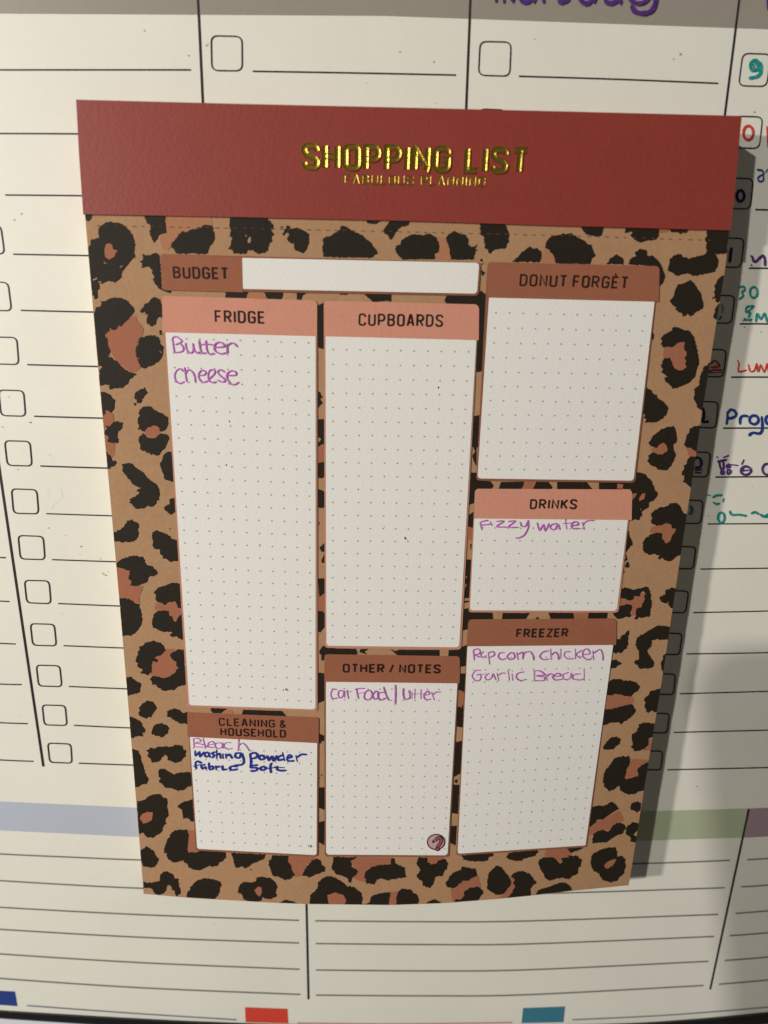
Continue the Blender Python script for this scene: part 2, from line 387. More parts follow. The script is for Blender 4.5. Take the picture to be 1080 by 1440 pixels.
# checkboxes
def rrect_line(q, rad):
    """centre line of a rounded quad in pixels"""
    out = []
    for i in range(4):
        p, a, b = Vector(q[i]), Vector(q[i - 1]), Vector(q[(i + 1) % 4])
        s = p + (a - p).normalized() * rad; e = p + (b - p).normalized() * rad
        for k in range(6):
            t = k / 5
            v = (1 - t) ** 2 * s + 2 * t * (1 - t) * p + t * t * e
            out.append((v.x, v.y))
    return out
CB = [[(-33, 316), (0.5, 317), (6, 357), (-29, 356)], [(-24, 396), (10.8, 397), (15.8, 437), (-20, 436)], [(-12, 473.7), (23, 474.5), (26, 512.6), (-9, 511.5)]]
def c3(pts, y0): return [(x / 3, y0 + y / 3) for x, y in pts]
CB += [c3([(-8, 745), (98, 748), (107, 856), (3, 853)], 300), c3([(18, 959), (125, 962), (134, 1066), (30, 1063)], 300)]
CB += [c3(p, 680) for p in ([(47, 22), (154, 26), (162, 128), (56, 125)], [(75, 219), (181, 223), (189, 321), (85, 318)], [(102, 408), (206, 411), (214, 507), (112, 503)], [(127, 591), (228, 594), (237, 685), (137, 682)], [(152, 766), (251, 769), (260, 857), (162, 854)], [(177, 934), (274, 937), (282, 1021), (186, 1018)], [(200, 1095), (298, 1099), (303, 1180), (209, 1176)])]
CB += [[(296.6, 50), (340, 51), (340.4, 99.5), (297.6, 99)], [(675, 58), (718.6, 59), (716.6, 107), (672.6, 105.6)], [(674, 153), (711, 154.5), (709, 198), (671.5, 197)]]
TB = [((1084, 76), (1078, 121.5)), ((1072.5, 164.3), (1067.7, 208.6)), ((1059.6, 251.3), (1055.2, 294)), ((1046.9, 335.3), (1042, 376.2)), ((1033.7, 416), (1028.8, 454.7)), ((1021.9, 492), (1017.2, 530.2)), ((1010.7, 565.4), (1006.8, 601.9)), ((999.6, 636.3), (995.4, 671)), ((989.2, 704), (985.6, 736.5)), ((978.7, 769.2), (975, 800.2)), ((968.6, 831.4), (964.2, 862)), ((959.4, 891), (955.7, 920.8)), ((950.2, 948.3), (947.2, 977)), ((941.7, 1003.7), (938.2, 1031)), ((932.3, 1056.6), (929.4, 1083))]
for tr, br in TB:
    w = interp([(75, 39.5), (200, 38.5), (400, 36), (600, 34), (900, 31), (1080, 29)], tr[1])
    CB.append([(tr[0] - w, tr[1] - w * 0.03), tr, br, (br[0] - w, br[1] - w * 0.03)])
for q in CB:
    mb = MB(); sc = abs(q[2][1] - q[1][1])
    ribbon(mb, rrect_line(q, sc * 0.2), 1.75, 'line', B, 0.00012, closed=True, rise=0)
    mb.build('checkbox', board, base)
# handwriting on the board
def ell(cx, cy, rx, ry, a0=-100, a1=270): return arc(cx, cy, rx, ry, a0, a1, 14)
def words(strokes, x0, y0, s, w, m, proj, lift, name, parent, base_, label=None, wob=0.16, step=0.000012):
    mb = MB()
    for i, st in enumerate(strokes):
        p = [(x0 + x / s, y0 + y / s) for x, y in st]
        ribbon(mb, smooth(p, 5), w, m, proj, lift + step * (i % 14), taper=True, wob=wob)
    return mb.build(name, parent, base_, label)
HB = 0.0002
def bw(st, x0, y0, s, w, m, label=None): return words(st, x0, y0, s, w, m, B, HB, 'handwritten_word', board, base, label)
bw([[(10, -60), (30, -58), (70, -62)], [(40, -60), (48, 5)], [(75, -60), (78, 8)], [(78, -22), (100, -38), (112, 6)], [(135, -40), (145, 2), (175, 4), (190, -35), (192, 8)], [(225, -40), (228, 8)], [(228, -20), (262, -36)], [(330, -36), (300, -30), (322, -8), (300, 8), (285, 4)],
    [(410, -25), (370, -20), (375, 8), (405, 6), (425, -60), (420, 8)], [(500, -26), (465, -18), (470, 10), (500, 6), (510, -26), (520, 12)], [(545, -30), (570, 8), (610, 8), (635, -30)], [(655, -35), (652, 10), (635, 42), (600, 50), (572, 40), (563, 22)]], 680, 0, 2.7, 6.4, 'mk_purple', 'purple handwritten weekday name cut off by the top edge')
bw([[(1078, -30), (1080, 12)], [(1078, -30), (1110, -34)], [(1078, -8), (1100, -10)], [(1120, -15), (1124, 10)], [(1122, -5), (1140, -14)]], 0, 0, 1, 6.0, 'mk_purple')
bw([[(330, 240), (300, 212), (266, 238), (275, 278), (312, 276), (333, 240), (336, 290), (312, 322), (258, 334)], [(300, 232), (318, 262)], [(285, 240), (290, 262)]], 1000, 40, 4.8, 4.6, 'mk_teal')
bw([ell(830, 508, 62, 88)], 960, 130, 9, 3.6, 'mk_red')
bw([[(1078.5, 178), (1080, 206)], [(1080, 190), (1095, 180), (1104, 200)]], 0, 0, 1, 3.6, 'mk_red')
bw([ell(735, 1308, 46, 70)], 960, 130, 9, 4.0, 'mk_navy')
bw([[(940, 975), (1005, 985), (1025, 1030), (985, 1050), (950, 1085), (975, 1122), (1020, 1110), (1022, 1050)], [(1050, 1010), (1075, 970)]], 960, 130, 9, 2.2, 'mk_blue')
bw([[(712, 495), (702, 560), (694, 640)]], 930, 280, 7.2, 4.2, 'mk_navy')
bw([[(912, 665), (914, 672)], [(925, 582), (930, 620), (958, 628), (1000, 590), (1030, 572), (1048, 610), (1048, 672)], [(925, 582), (905, 575)]], 930, 280, 7.2, 3.6, 'mk_purple')
bw([[(790, 890), (835, 885), (845, 915), (815, 940), (830, 975), (790, 1012)], ell(935, 942, 38, 55), [(940, 1082), (870, 1088), (856, 1135), (900, 1148), (880, 1195)], [(862, 1140), (925, 1100)], [(825, 1225), (915, 1215)], [(838, 1205), (905, 1232)], [(955, 1240), (970, 1160), (1005, 1210), (1045, 1160), (1070, 1235), (1100, 1180)]], 930, 280, 7.2, 2.9, 'mk_teal')
bw([[(612, 1070), (626, 1085)], [(624, 1095), (622, 1145)], [(588, 1222), (600, 1205), (606, 1185)]], 930, 280, 7.2, 2.6, 'mk_teal')
bw([[(500, 300), (545, 268), (592, 325), (505, 335)], [(482, 376), (540, 362), (622, 366)], [(486, 392), (610, 386)]], 930, 470, 7.2, 2.7, 'mk_red')
bw([[(772, 262), (785, 300), (782, 375), (860, 362)], [(880, 305), (898, 372), (940, 366), (965, 300), (972, 378)], [(985, 378), (1005, 312), (1040, 380), (1070, 300), (1085, 380)]], 930, 470, 7.2, 2.2, 'mk_red')
bw([[(425, 750), (432, 830), (424, 884), (478, 884)]], 930, 470, 7.2, 4.0, 'mk_navy')
bw([[(310, 285), (308, 350), (300, 405)], [(305, 300), (345, 258), (392, 282), (392, 322), (345, 345), (312, 340)], [(436, 405), (438, 350), (465, 322), (515, 326)], ell(577, 362, 46, 44), [(655, 330), (662, 420), (655, 478), (625, 502), (575, 490)], [(575, 490), (545, 502), (528, 522)], ell(722, 362, 28, 40)], 980, 540, 7.2, 3.7, 'mk_blue')
bw([[(200, 735), (210, 745)], [(270, 742), (320, 724)], [(212, 778), (300, 760)], [(212, 790), (295, 772)], [(225, 782), (240, 850), (270, 850), (265, 780)], [(250, 870), (245, 905), (270, 905), (272, 875)], [(295, 830), (325, 815), (330, 840), (298, 840)], [(350, 816), (412, 824)], [(305, 870), (335, 872), (338, 895), (312, 910), (305, 885)], [(474, 768), (452, 812)], [(440, 862), (490, 832), (545, 860), (530, 905), (480, 918), (442, 885), (470, 855)], [(460, 880), (520, 870)], ell(712, 862, 50, 56)], 980, 540, 7.2, 3.0, 'mk_purple')
bw([[(335, 1265), (375, 1250), (412, 1290), (395, 1345), (345, 1350)], [(340, 1375), (410, 1372)], [(395, 1275), (405, 1335)], [(345, 1400), (400, 1405)]], 930, 470, 7.2, 3.2, 'mk_purple')
bw([[(108, 1120), (135, 1130)], [(160, 1148), (200, 1128), (255, 1124)], [(165, 1198), (200, 1215), (228, 1208)], [(272, 1160), (262, 1192)], ell(246, 1352, 33, 52), [(330, 1285), (355, 1325), (420, 1322), (500, 1335)], [(550, 1312), (585, 1296), (625, 1318)], [(640, 1320), (690, 1345), (740, 1330)], [(660, 1345), (730, 1310)]], 980, 540, 7.2, 3.1, 'mk_teal')
bw([ell(290, 700, 22, 38, -80, 100)], 930, 620, 7.2, 4.0, 'mk_teal')
words([[(66, 700), (70, 685), (84, 686), (86, 700), (76, 708), (72, 716)], [(84, 700), (96, 706)]], 0, 0, 1, 2.0, 'smear', B, 0.00002, 'wiped_ink_mark', board, base, step=0.000004)

# ------------------------------------------------------------------ the shopping list pad
pbase = Vector((P(540, 1255).x, -0.001, P(540, 1255).z))
pad = thing('shopping_list_pad', 'leopard print shopping list notepad with red header hanging on the whiteboard', 'notepad', pbase)
TH = 0.0070
def outline_ring(n=40):
    pts = []
    ys0, ys1 = 304, 1257
    for i in range(n + 1):
        y = ys0 + (1257 - ys0) * i / n; pts.append((interp(LEFT, y), y))
    for i in range(1, n):
        x = 202 + (884 - 202) * i / n; pts.append((x, interp(BOTTOM, x)))
    for i in range(n + 1):
        y = 1245 - (1245 - 324) * i / n; pts.append((interp(RIGHT, y), y))
    return pts
# page: kraft card with its printed pattern
page_mb = MB()
nx, ny = 48, 64
def pgrid(u, v):
    yl = 190 + (1257 - 190) * v; yr = 210 + (1245 - 210) * v
    xl = interp(LEFT, yl); xr = interp(RIGHT, yr)
    x = xl + (xr - xl) * u
    y = yl + (yr - yl) * u
    yb = interp(BOTTOM, x); chord = 1257 + (1245 - 1257) * u
    return x, y + (yb - chord) * v ** 3
rows = [[P(*pgrid(i / nx, j / ny)) for i in range(nx + 1)] for j in range(ny + 1)]
for a, b in zip(rows, rows[1:]):
    for i in range(nx): page_mb.poly([a[i], a[i + 1], b[i + 1], b[i]], 'kraft')
border = rows[0] + [r[-1] for r in rows[1:]] + rows[-1][::-1][1:] + [r[0] for r in rows[::-1]][1:-1]
# block of pages below it
stack = MB(); n = len(border)
jit = [Vector((random.uniform(-1, 1) * 0.00008, 0, random.uniform(-1, 1) * 0.00008)) for _ in border]
fr = [b + Vector((0, 0.0003, 0)) for b in border]
mid = [b + Vector((0, 0.003, 0)) + j for b, j in zip(border, jit)]
bk = [b + Vector((0, TH, 0)) + j * 0.5 for b, j in zip(border, jit)]
for i in range(n):
    j = (i + 1) % n
    stack.poly([fr[i], fr[j], mid[j], mid[i]], 'kraft_edge'); stack.poly([mid[i], mid[j], bk[j], bk[i]], 'kraft_edge')
for i in range(n):
    j = (i + 1) % n
    page_mb.poly([border[i], fr[i], fr[j], border[j]], 'kraft_edge')
for a, b in zip(rows, rows[1:]):
    for i in range(nx):
        o = Vector((0, TH, 0)); stack.poly([a[i] + o, b[i] + o, b[i + 1] + o, a[i + 1] + o], 'kraft_edge')
stack.build('page_stack', pad, pbase)

def clampp(p, inset=0.15):
    x, y = p
    L = interp(LEFT, y) + inset; R = interp(RIGHT, y) - inset
    x = min(max(x, L), R)
    if x > 190: y = min(y, interp(BOTTOM, x) - 0.3)
    return x, y
nblob = [0]
def blob(pts, x0, y0, s, m='spot', lift=None, amp=None):
    q = [(x0 + x / s, y0 + y / s) for x, y in pts]
    big = max(p[1] for p in q) - min(p[1] for p in q)
    q = rough(q, (1.15 if m == 'spot' else 0.4) if amp is None else amp)
    q = [clampp(p) for p in q]
    d = []
    for p in q:
        if not d or math.hypot(p[0] - d[-1][0], p[1] - d[-1][1]) > 0.15: d.append(p)
    base_l = {'spot': 0.00010, 'patch': 0.00005, 'patch_light': 0.00005}.get(m, 0.00014) if lift is None else lift
    page_mb.poly([P(*p, base_l + 0.000004 * (nblob[0] % 6)) for p in d], m)
    nblob[0] += 1
TOP = 0.00015       # lift of patches seen through a hole of a spot
def A_(p, **k): blob(p, 110, 290, 4.5, **k)
def B_(p, **k): blob(p, 330, 290, 4.5, **k)
def C_(p, **k): blob(p, 550, 290, 4.5, **k)
def D_(p, **k): blob(p, 780, 290, 4.154, **k)
def E_(p, **k): blob(p, 110, 390, 6.75, **k)
def F_(p, **k): blob(p, 130, 530, 6.75, **k)
def G_(p, **k): blob(p, 130, 660, 6.75, **k)
def H_(p, **k): blob(p, 140, 790, 6.75, **k)
def I_(p, **k): blob(p, 150, 920, 6.75, **k)
def J_(p, **k): blob(p, 170, 1050, 6.75, **k)
def K_(p, **k): blob(p, 180, 1150, 5.4, **k)
def L_(p, **k): blob(p, 350, 1170, 5.4, **k)
def M_(p, **k): blob(p, 530, 1170, 5.4, **k)
def N_(p, **k): blob(p, 700, 1150, 5.4, **k)
def O_(p, **k): blob(p, 880, 380, 6.75, **k)
def P_(p, **k): blob(p, 860, 520, 6.75, **k)
def Q_(p, **k): blob(p, 850, 650, 6.75, **k)
def R_(p, **k): blob(p, 830, 790, 6.75, **k)
def U_(p, **k): blob(p, 810, 930, 6.75, **k)
def V_(p, **k): blob(p, 800, 1070, 6.75, **k)
pk = dict(m='patch', lift=TOP); kr = dict(m='kraft', lift=TOP, amp=0.1)
# top strip
A_([(40, 40), (85, 40), (80, 80), (60, 95), (45, 85)])
A_([(135, 130), (180, 100), (260, 105), (300, 130), (340, 175), (350, 210), (362, 240), (350, 290), (358, 318), (330, 345), (290, 395), (270, 430), (272, 450), (235, 482), (190, 470), (150, 490), (130, 490), (135, 520), (120, 530), (120, 580), (105, 590), (88, 550), (75, 480), (60, 320), (62, 260), (80, 240), (78, 210), (130, 200), (125, 160)])
A_([(175, 240), (200, 235), (215, 245), (222, 275), (250, 280), (235, 300), (230, 320), (195, 338), (170, 320), (165, 280)], **pk)
for p in ([(160, 350), (185, 365), (165, 362)], [(260, 385), (285, 373), (270, 388)], [(90, 465), (120, 450), (118, 462), (95, 470)], [(125, 478), (150, 475), (135, 488)]): A_(p, **kr)
A_([(415, 50), (555, 50), (550, 100), (558, 165), (520, 180), (515, 175), (490, 215), (478, 232), (460, 190), (450, 180), (458, 120), (432, 105), (430, 90), (420, 75)])
A_([(550, 50), (840, 60), (850, 120), (800, 150), (700, 160), (640, 190), (600, 240), (570, 280), (535, 270), (515, 210), (520, 180), (550, 150)], m='patch_light')
A_([(588, 240), (620, 200), (660, 155), (675, 165), (720, 145), (780, 135), (785, 120), (830, 120), (855, 135), (848, 150), (860, 170), (862, 200), (850, 230), (835, 245), (810, 300), (620, 300), (605, 270), (590, 262)])
B_([(-30, 65), (-35, 120), (-25, 160), (-35, 190), (-15, 200), (-25, 240), (-42, 270), (-20, 275), (-5, 300), (70, 300), (80, 275), (110, 275), (140, 298), (190, 295), (210, 270), (215, 240), (235, 225), (230, 200), (248, 175), (225, 150), (240, 145), (238, 110), (205, 78), (205, 65)])
B_([(85, 205), (100, 190), (103, 220), (95, 235), (82, 228)], **kr); B_([(65, 185), (78, 182), (72, 195)], **kr)
A_([(410, 300), (420, 310), (440, 308), (480, 298), (500, 298), (510, 310), (520, 400), (525, 520), (560, 525), (585, 535), (585, 553), (545, 540), (515, 525), (500, 505), (475, 470), (478, 440), (465, 420), (470, 405), (440, 380), (400, 390), (405, 360), (388, 348), (408, 340)])
B_([(830, 90), (925, 92), (880, 112), (840, 108)])
B_([(560, 200), (610, 185), (665, 150), (670, 125), (700, 125), (740, 155), (800, 180), (850, 220), (890, 270), (905, 300), (880, 310), (870, 325), (560, 320), (555, 250)])
B_([(300, 180), (330, 120), (350, 130), (350, 145), (400, 135), (450, 160), (470, 175), (470, 230), (455, 270), (430, 297), (380, 275), (375, 240), (340, 225), (330, 205), (345, 180), (325, 165), (310, 185)])
B_([(285, 130), (305, 127), (295, 138)])
C_([(-50, 150), (-10, 95), (115, 95), (105, 120), (60, 130), (40, 155), (20, 180), (5, 205), (-5, 212), (-20, 185), (-45, 170)])
C_([(30, 250), (60, 240), (65, 215), (130, 178), (190, 180), (250, 175), (290, 205), (305, 260), (300, 290), (275, 300), (275, 335), (70, 335), (35, 300), (25, 270)])
C_([(285, 195), (345, 200), (370, 270), (380, 340), (275, 335), (300, 280)], m='patch_light')
C_([(345, 205), (365, 175), (400, 155), (435, 175), (470, 180), (490, 210), (485, 240), (510, 260), (545, 240), (530, 275), (550, 275), (530, 290), (525, 335), (380, 340), (370, 280), (360, 240)])
C_([(560, 108), (720, 112), (735, 150), (748, 180), (740, 230), (720, 265), (680, 270), (650, 275), (625, 300), (612, 290), (615, 275), (590, 265), (595, 240), (585, 210), (590, 195), (565, 180)])
C_([(765, 350), (800, 325), (830, 285), (880, 255), (900, 270), (920, 262), (950, 285), (950, 320), (940, 352)])
C_([(950, 280), (975, 270), (1000, 280), (1040, 320), (1040, 355), (945, 352)], m='patch_light')
for p in ([(560, 340), (575, 330), (580, 350)], [(570, 365), (592, 358), (575, 370)], [(568, 400), (595, 420), (575, 442)]): C_(p)
D_([(-58, 242), (-47, 203), (-22, 177), (30, 165), (95, 155), (130, 180), (180, 205), (190, 220), (215, 225), (225, 260), (238, 290), (215, 305), (205, 338), (5, 333), (-5, 290), (-32, 254)])
D_([(140, 112), (285, 118), (275, 165), (245, 178), (190, 165)])
D_([(410, 126), (610, 128), (608, 175), (590, 195), (540, 200), (500, 212), (465, 195), (440, 170), (455, 150), (408, 155)])
D_([(608, 126), (680, 128), (660, 150), (610, 155)], m='patch')
D_([(665, 128), (785, 134), (770, 155), (740, 158), (735, 163), (715, 150), (685, 152)])
D_([(885, 134), (1025, 134), (1012, 210), (1005, 275), (960, 280), (935, 275), (950, 300), (958, 325), (940, 380), (880, 395), (810, 408), (770, 390), (715, 405), (660, 375), (672, 330), (670, 310), (690, 290), (715, 278), (740, 280), (745, 295), (780, 305), (870, 285), (885, 270), (890, 215), (878, 190), (890, 165)])
D_([(300, 336), (330, 300), (360, 280), (400, 305), (400, 340)])
D_([(430, 340), (440, 310), (475, 290), (470, 265), (500, 248), (535, 255), (545, 290), (570, 285), (600, 310), (620, 340), (635, 380), (645, 410), (630, 450), (605, 470), (600, 440), (600, 360), (580, 348)])
D_([(595, 490), (615, 482), (608, 500)])
# under the budget field
A_([(930, 528), (1080, 535), (1060, 582), (930, 580)])
B_([(0, 535), (90, 535), (70, 582), (0, 582)]); B_([(75, 540), (190, 540), (200, 585), (70, 585)], m='patch_light')
B_([(185, 540), (300, 543), (305, 560), (290, 588), (205, 585)]); B_([(385, 543), (470, 545), (430, 560), (420, 592), (395, 590)]); B_([(620, 545), (730, 548), (700, 562)]); B_([(815, 552), (990, 557), (990, 600), (870, 603)])
# left strip
E_([(140, 345), (165, 285), (215, 270), (222, 240), (205, 228), (250, 225), (290, 205), (340, 190), (410, 195), (460, 220), (500, 265), (525, 290), (530, 310), (510, 350), (480, 395), (440, 430), (400, 465), (380, 455), (360, 495), (330, 500), (290, 480), (300, 500), (275, 520), (250, 545), (255, 575), (275, 570), (280, 640), (305, 695), (290, 735), (330, 780), (365, 790), (400, 840), (440, 880), (500, 900), (552, 922), (480, 975), (470, 1010), (440, 1025), (420, 1050), (370, 1055), (345, 1050), (300, 1065), (290, 1040), (300, 1025), (250, 1015), (205, 1030), (195, 960), (200, 880), (228, 850), (190, 840), (170, 650)])
E_([(540, 360), (560, 410), (600, 460), (620, 490), (612, 550), (570, 590), (545, 680), (560, 780), (600, 850), (545, 895), (500, 900), (360, 800), (250, 600), (250, 520), (400, 440), (500, 380)], m='patch')
E_([(580, 585), (640, 555), (720, 545), (765, 570), (775, 630), (805, 655), (800, 700), (795, 745), (760, 800), (690, 840), (620, 862), (590, 850), (570, 800), (550, 750), (545, 690), (570, 620)])
E_([(560, 765), (582, 765), (572, 775)], **kr); E_([(765, 695), (795, 712), (785, 716)], **kr); E_([(280, 735), (310, 755), (300, 762)], **kr)
E_([(720, 185), (775, 210), (795, 300), (800, 385), (760, 375), (745, 395), (730, 450), (685, 465), (650, 440), (648, 400), (670, 340), (630, 355), (640, 310), (605, 340), (585, 315), (620, 280), (630, 250), (665, 240), (690, 205)])
E_([(770, 505), (790, 500), (785, 525), (798, 545), (775, 545), (768, 520)])
F_([(75, 140), (110, 142), (160, 165), (215, 225), (205, 280), (175, 340), (160, 330), (140, 312), (120, 320), (120, 350), (100, 365), (85, 300)])
F_([(95, 370), (130, 310), (165, 330), (195, 350), (205, 420), (170, 460), (130, 470), (110, 500), (95, 440)], m='patch')
F_([(110, 560), (150, 570), (155, 620), (215, 620), (210, 720), (190, 770), (165, 740), (125, 690), (110, 600)], m='patch')
F_([(195, 430), (240, 418), (250, 432), (275, 430), (290, 440), (275, 490), (240, 515), (235, 540), (245, 620), (200, 628), (150, 620), (140, 610), (155, 585), (140, 560), (110, 545), (110, 520), (140, 485), (125, 460), (165, 468), (185, 450)])
F_([(125, 705), (165, 750), (195, 800), (210, 792), (228, 815), (205, 845), (165, 855), (170, 872), (140, 872)])
F_([(500, 95), (512, 135), (525, 155), (485, 185), (460, 240), (445, 250), (418, 245), (420, 220), (395, 205), (400, 165), (440, 130)])
F_([(385, 255), (405, 245), (412, 255), (400, 280)])
F_([(490, 280), (540, 278), (580, 310), (660, 345), (715, 390), (715, 450), (690, 500), (650, 522), (635, 485), (610, 465), (560, 465), (520, 480), (495, 520), (470, 515), (455, 495), (425, 500), (440, 480), (428, 440), (430, 395), (450, 360), (432, 345), (445, 310)])
F_([(460, 555), (475, 530), (490, 545), (530, 575), (600, 580), (620, 555), (655, 535), (700, 545), (727, 580), (710, 620), (690, 670), (655, 700), (630, 742), (590, 742), (570, 730), (555, 742), (535, 715), (520, 725), (495, 695), (480, 705), (450, 685), (455, 650), (435, 600), (440, 570)])
F_([(495, 520), (520, 478), (560, 463), (610, 465), (640, 490), (640, 540), (610, 580), (540, 572), (500, 545)], m='patch')
F_([(640, 830), (660, 790), (675, 740), (710, 710), (750, 712), (768, 992), (720, 985), (680, 965), (668, 915), (655, 880), (645, 850)])
G_([(275, -52), (345, -62), (375, -57), (395, -27), (420, -7), (480, 28), (540, 100), (610, 150), (625, 180), (635, 240), (625, 270), (632, 292), (610, 295), (590, 335), (560, 355), (510, 350), (490, 370), (430, 378), (400, 365), (370, 325), (345, 318), (360, 305), (350, 285), (430, 240), (445, 225), (420, 210), (420, 195), (440, 185), (465, 175), (410, 160), (375, 140), (320, 60), (285, 20), (290, -20)])
G_([(740, 278), (778, 272), (785, 405), (740, 432), (715, 412), (690, 395), (678, 360), (700, 345), (735, 320), (728, 295)])
G_([(195, 600), (270, 570), (310, 520), (330, 485), (370, 475), (405, 498), (435, 525), (430, 560), (438, 600), (430, 640), (385, 685), (345, 692), (310, 680), (275, 695), (255, 685), (200, 685)])
G_([(570, 595), (620, 580), (665, 600), (690, 610), (735, 630), (742, 655), (805, 672), (815, 862), (745, 880), (700, 850), (685, 845), (665, 850), (665, 820), (640, 800), (640, 765), (590, 755), (568, 720), (575, 680), (565, 655)])
G_([(722, 562), (745, 562), (735, 572)])
H_([(155, 18), (212, -28), (322, -60), (412, -42), (442, 28), (490, 40), (535, 80), (548, 105), (540, 125), (465, 145), (445, 195), (380, 220), (345, 232), (285, 225), (300, 180), (270, 160), (290, 90), (250, 80), (230, 65), (200, 60), (160, 45)])
H_([(160, 50), (230, 60), (290, 80), (290, 160), (320, 190), (330, 220), (415, 230), (400, 280), (375, 320), (385, 400), (280, 360), (190, 350)], m='patch')
H_([(188, 348), (240, 340), (290, 362), (345, 395), (380, 402), (372, 425), (390, 470), (402, 550), (385, 610), (350, 660), (295, 705), (260, 700), (215, 705), (200, 520)])
H_([(510, 290), (560, 240), (630, 222), (690, 198), (760, 208), (770, 440), (740, 435), (728, 395), (720, 375), (650, 385), (612, 410), (590, 390), (550, 385), (528, 355), (535, 330)])
H_([(530, 390), (600, 390), (720, 370), (775, 430), (780, 500), (715, 575), (660, 500), (600, 470), (520, 460)], m='patch')
H_([(510, 500), (560, 465), (610, 460), (660, 475), (655, 500), (690, 530), (700, 565), (725, 570), (750, 525), (778, 490), (795, 738), (750, 728), (730, 705), (690, 715), (665, 690), (690, 670), (640, 660), (600, 665), (550, 645), (505, 625), (498, 550)])
H_([(430, 765), (500, 750), (570, 765), (605, 795), (625, 850), (590, 880), (530, 905), (520, 915), (555, 930), (545, 955), (500, 945), (495, 1000), (500, 1050), (465, 1065), (460, 1080), (430, 1065), (395, 1060), (385, 1050), (410, 1030), (370, 1005), (355, 985), (365, 965), (340, 945), (350, 905), (365, 880), (360, 855), (380, 835), (372, 805), (420, 790)])
H_([(620, 830), (690, 825), (760, 850), (730, 900), (760, 960), (755, 1010), (720, 1060), (650, 1110), (560, 1110), (480, 1080), (480, 960), (550, 890)], m='patch')
I_([(732, -42), (672, -47), (622, -17), (600, 12), (622, 47), (660, 70), (660, 112), (685, 130), (660, 150), (650, 175), (610, 195), (605, 210), (540, 228), (470, 210), (430, 210), (408, 235), (425, 255), (430, 290), (470, 290), (490, 320), (515, 325), (515, 340), (555, 350), (610, 332), (630, 345), (660, 320), (690, 305), (745, 292)])
I_([(185, 220), (235, 215), (270, 250), (320, 275), (312, 325), (315, 350), (280, 375), (240, 385), (210, 395), (192, 390)])
I_([(385, 440), (440, 455), (460, 485), (475, 520), (440, 560), (415, 605), (405, 590), (375, 612), (345, 600), (305, 575), (300, 550), (315, 540), (305, 510), (330, 480)])
I_([(570, 545), (600, 525), (650, 517), (690, 530), (720, 560), (772, 548), (772, 668), (740, 655), (700, 662), (670, 640), (650, 635), (625, 620), (610, 600), (575, 595)])
I_([(212, 595), (270, 610), (320, 645), (345, 690), (365, 725), (355, 745), (335, 745), (345, 780), (300, 775), (255, 795), (228, 795)])
I_([(428, 730), (440, 695), (480, 660), (520, 652), (570, 675), (592, 705), (580, 750), (545, 775), (530, 788), (500, 778), (460, 775), (445, 760), (430, 765)])
I_([(375, 910), (400, 905), (415, 885), (440, 895), (490, 875), (540, 880), (640, 870), (640, 858), (660, 862), (715, 870), (722, 905), (752, 915), (750, 970), (720, 990), (705, 1015), (650, 1035), (610, 1010), (575, 1000), (570, 965), (550, 950), (520, 980), (510, 1005), (470, 1025), (430, 1030), (420, 1000), (385, 965), (400, 940)])
J_([(100, 20), (170, 40), (165, 60), (180, 80), (190, 130), (215, 200), (235, 270), (258, 315), (240, 355), (190, 365), (135, 392), (110, 200)])
J_([(355, 255), (365, 215), (410, 208), (440, 230), (500, 265), (560, 245), (650, 240), (668, 260), (670, 370), (640, 375), (600, 410), (545, 422), (480, 395), (420, 390), (395, 360), (360, 335), (380, 300), (360, 290)])
J_([(150, 520), (225, 505), (265, 470), (310, 452), (370, 450), (400, 485), (438, 500), (435, 560), (445, 600), (450, 655), (420, 700), (430, 730), (400, 760), (395, 795), (370, 825), (330, 845), (315, 860), (265, 865), (235, 850), (215, 820), (170, 825)])
J_([(178, 680), (200, 640), (250, 618), (305, 625), (295, 695), (250, 720), (210, 730)], **pk)
J_([(675, 498), (692, 708), (660, 705), (630, 680), (590, 688), (585, 640), (580, 600), (535, 575), (545, 555), (600, 520)])
J_([(620, 790), (705, 800), (725, 1005), (650, 1020), (600, 900)], m='patch')
K_([(275, 230), (290, 190), (330, 110), (380, 90), (450, 95), (462, 135), (455, 190), (450, 240), (455, 265), (530, 262), (540, 248), (740, 262), (742, 295), (720, 330), (690, 340), (680, 365), (640, 375), (620, 365), (590, 378), (550, 398), (500, 395), (460, 380), (450, 350), (425, 340), (420, 320), (375, 335), (340, 340), (300, 305), (295, 270), (270, 265)])
K_([(92, 250), (135, 215), (185, 245), (232, 320), (205, 375), (180, 380), (150, 375), (110, 368), (98, 320)])
K_([(780, 266), (1045, 279), (1030, 315), (985, 335), (950, 345), (920, 370), (890, 388), (870, 370), (820, 382), (800, 340), (795, 300)])
K_([(925, 385), (940, 398), (930, 398)])
K_([(112, 488), (150, 495), (200, 488), (240, 480), (245, 430), (265, 412), (300, 408), (340, 430), (350, 460), (385, 470), (382, 520), (398, 545), (395, 580), (370, 600), (355, 575), (345, 550), (325, 545), (335, 535), (315, 512), (295, 515), (290, 540), (270, 575), (240, 588), (205, 580), (180, 540), (118, 535)])
K_([(445, 612), (450, 570), (470, 550), (470, 525), (520, 480), (575, 458), (640, 465), (700, 485), (705, 520), (695, 560), (670, 600), (650, 630)])
L_([(-85, 455), (-70, 400), (-40, 380), (10, 385), (52, 375), (55, 345), (90, 340), (150, 345), (185, 370), (215, 415), (205, 450), (208, 490), (170, 510), (120, 505), (95, 495), (90, 525), (40, 535), (-20, 520), (-45, 505), (-50, 480), (-80, 465)])
L_([(40, 445), (70, 413), (95, 420), (100, 460), (85, 490), (60, 475)], **pk)
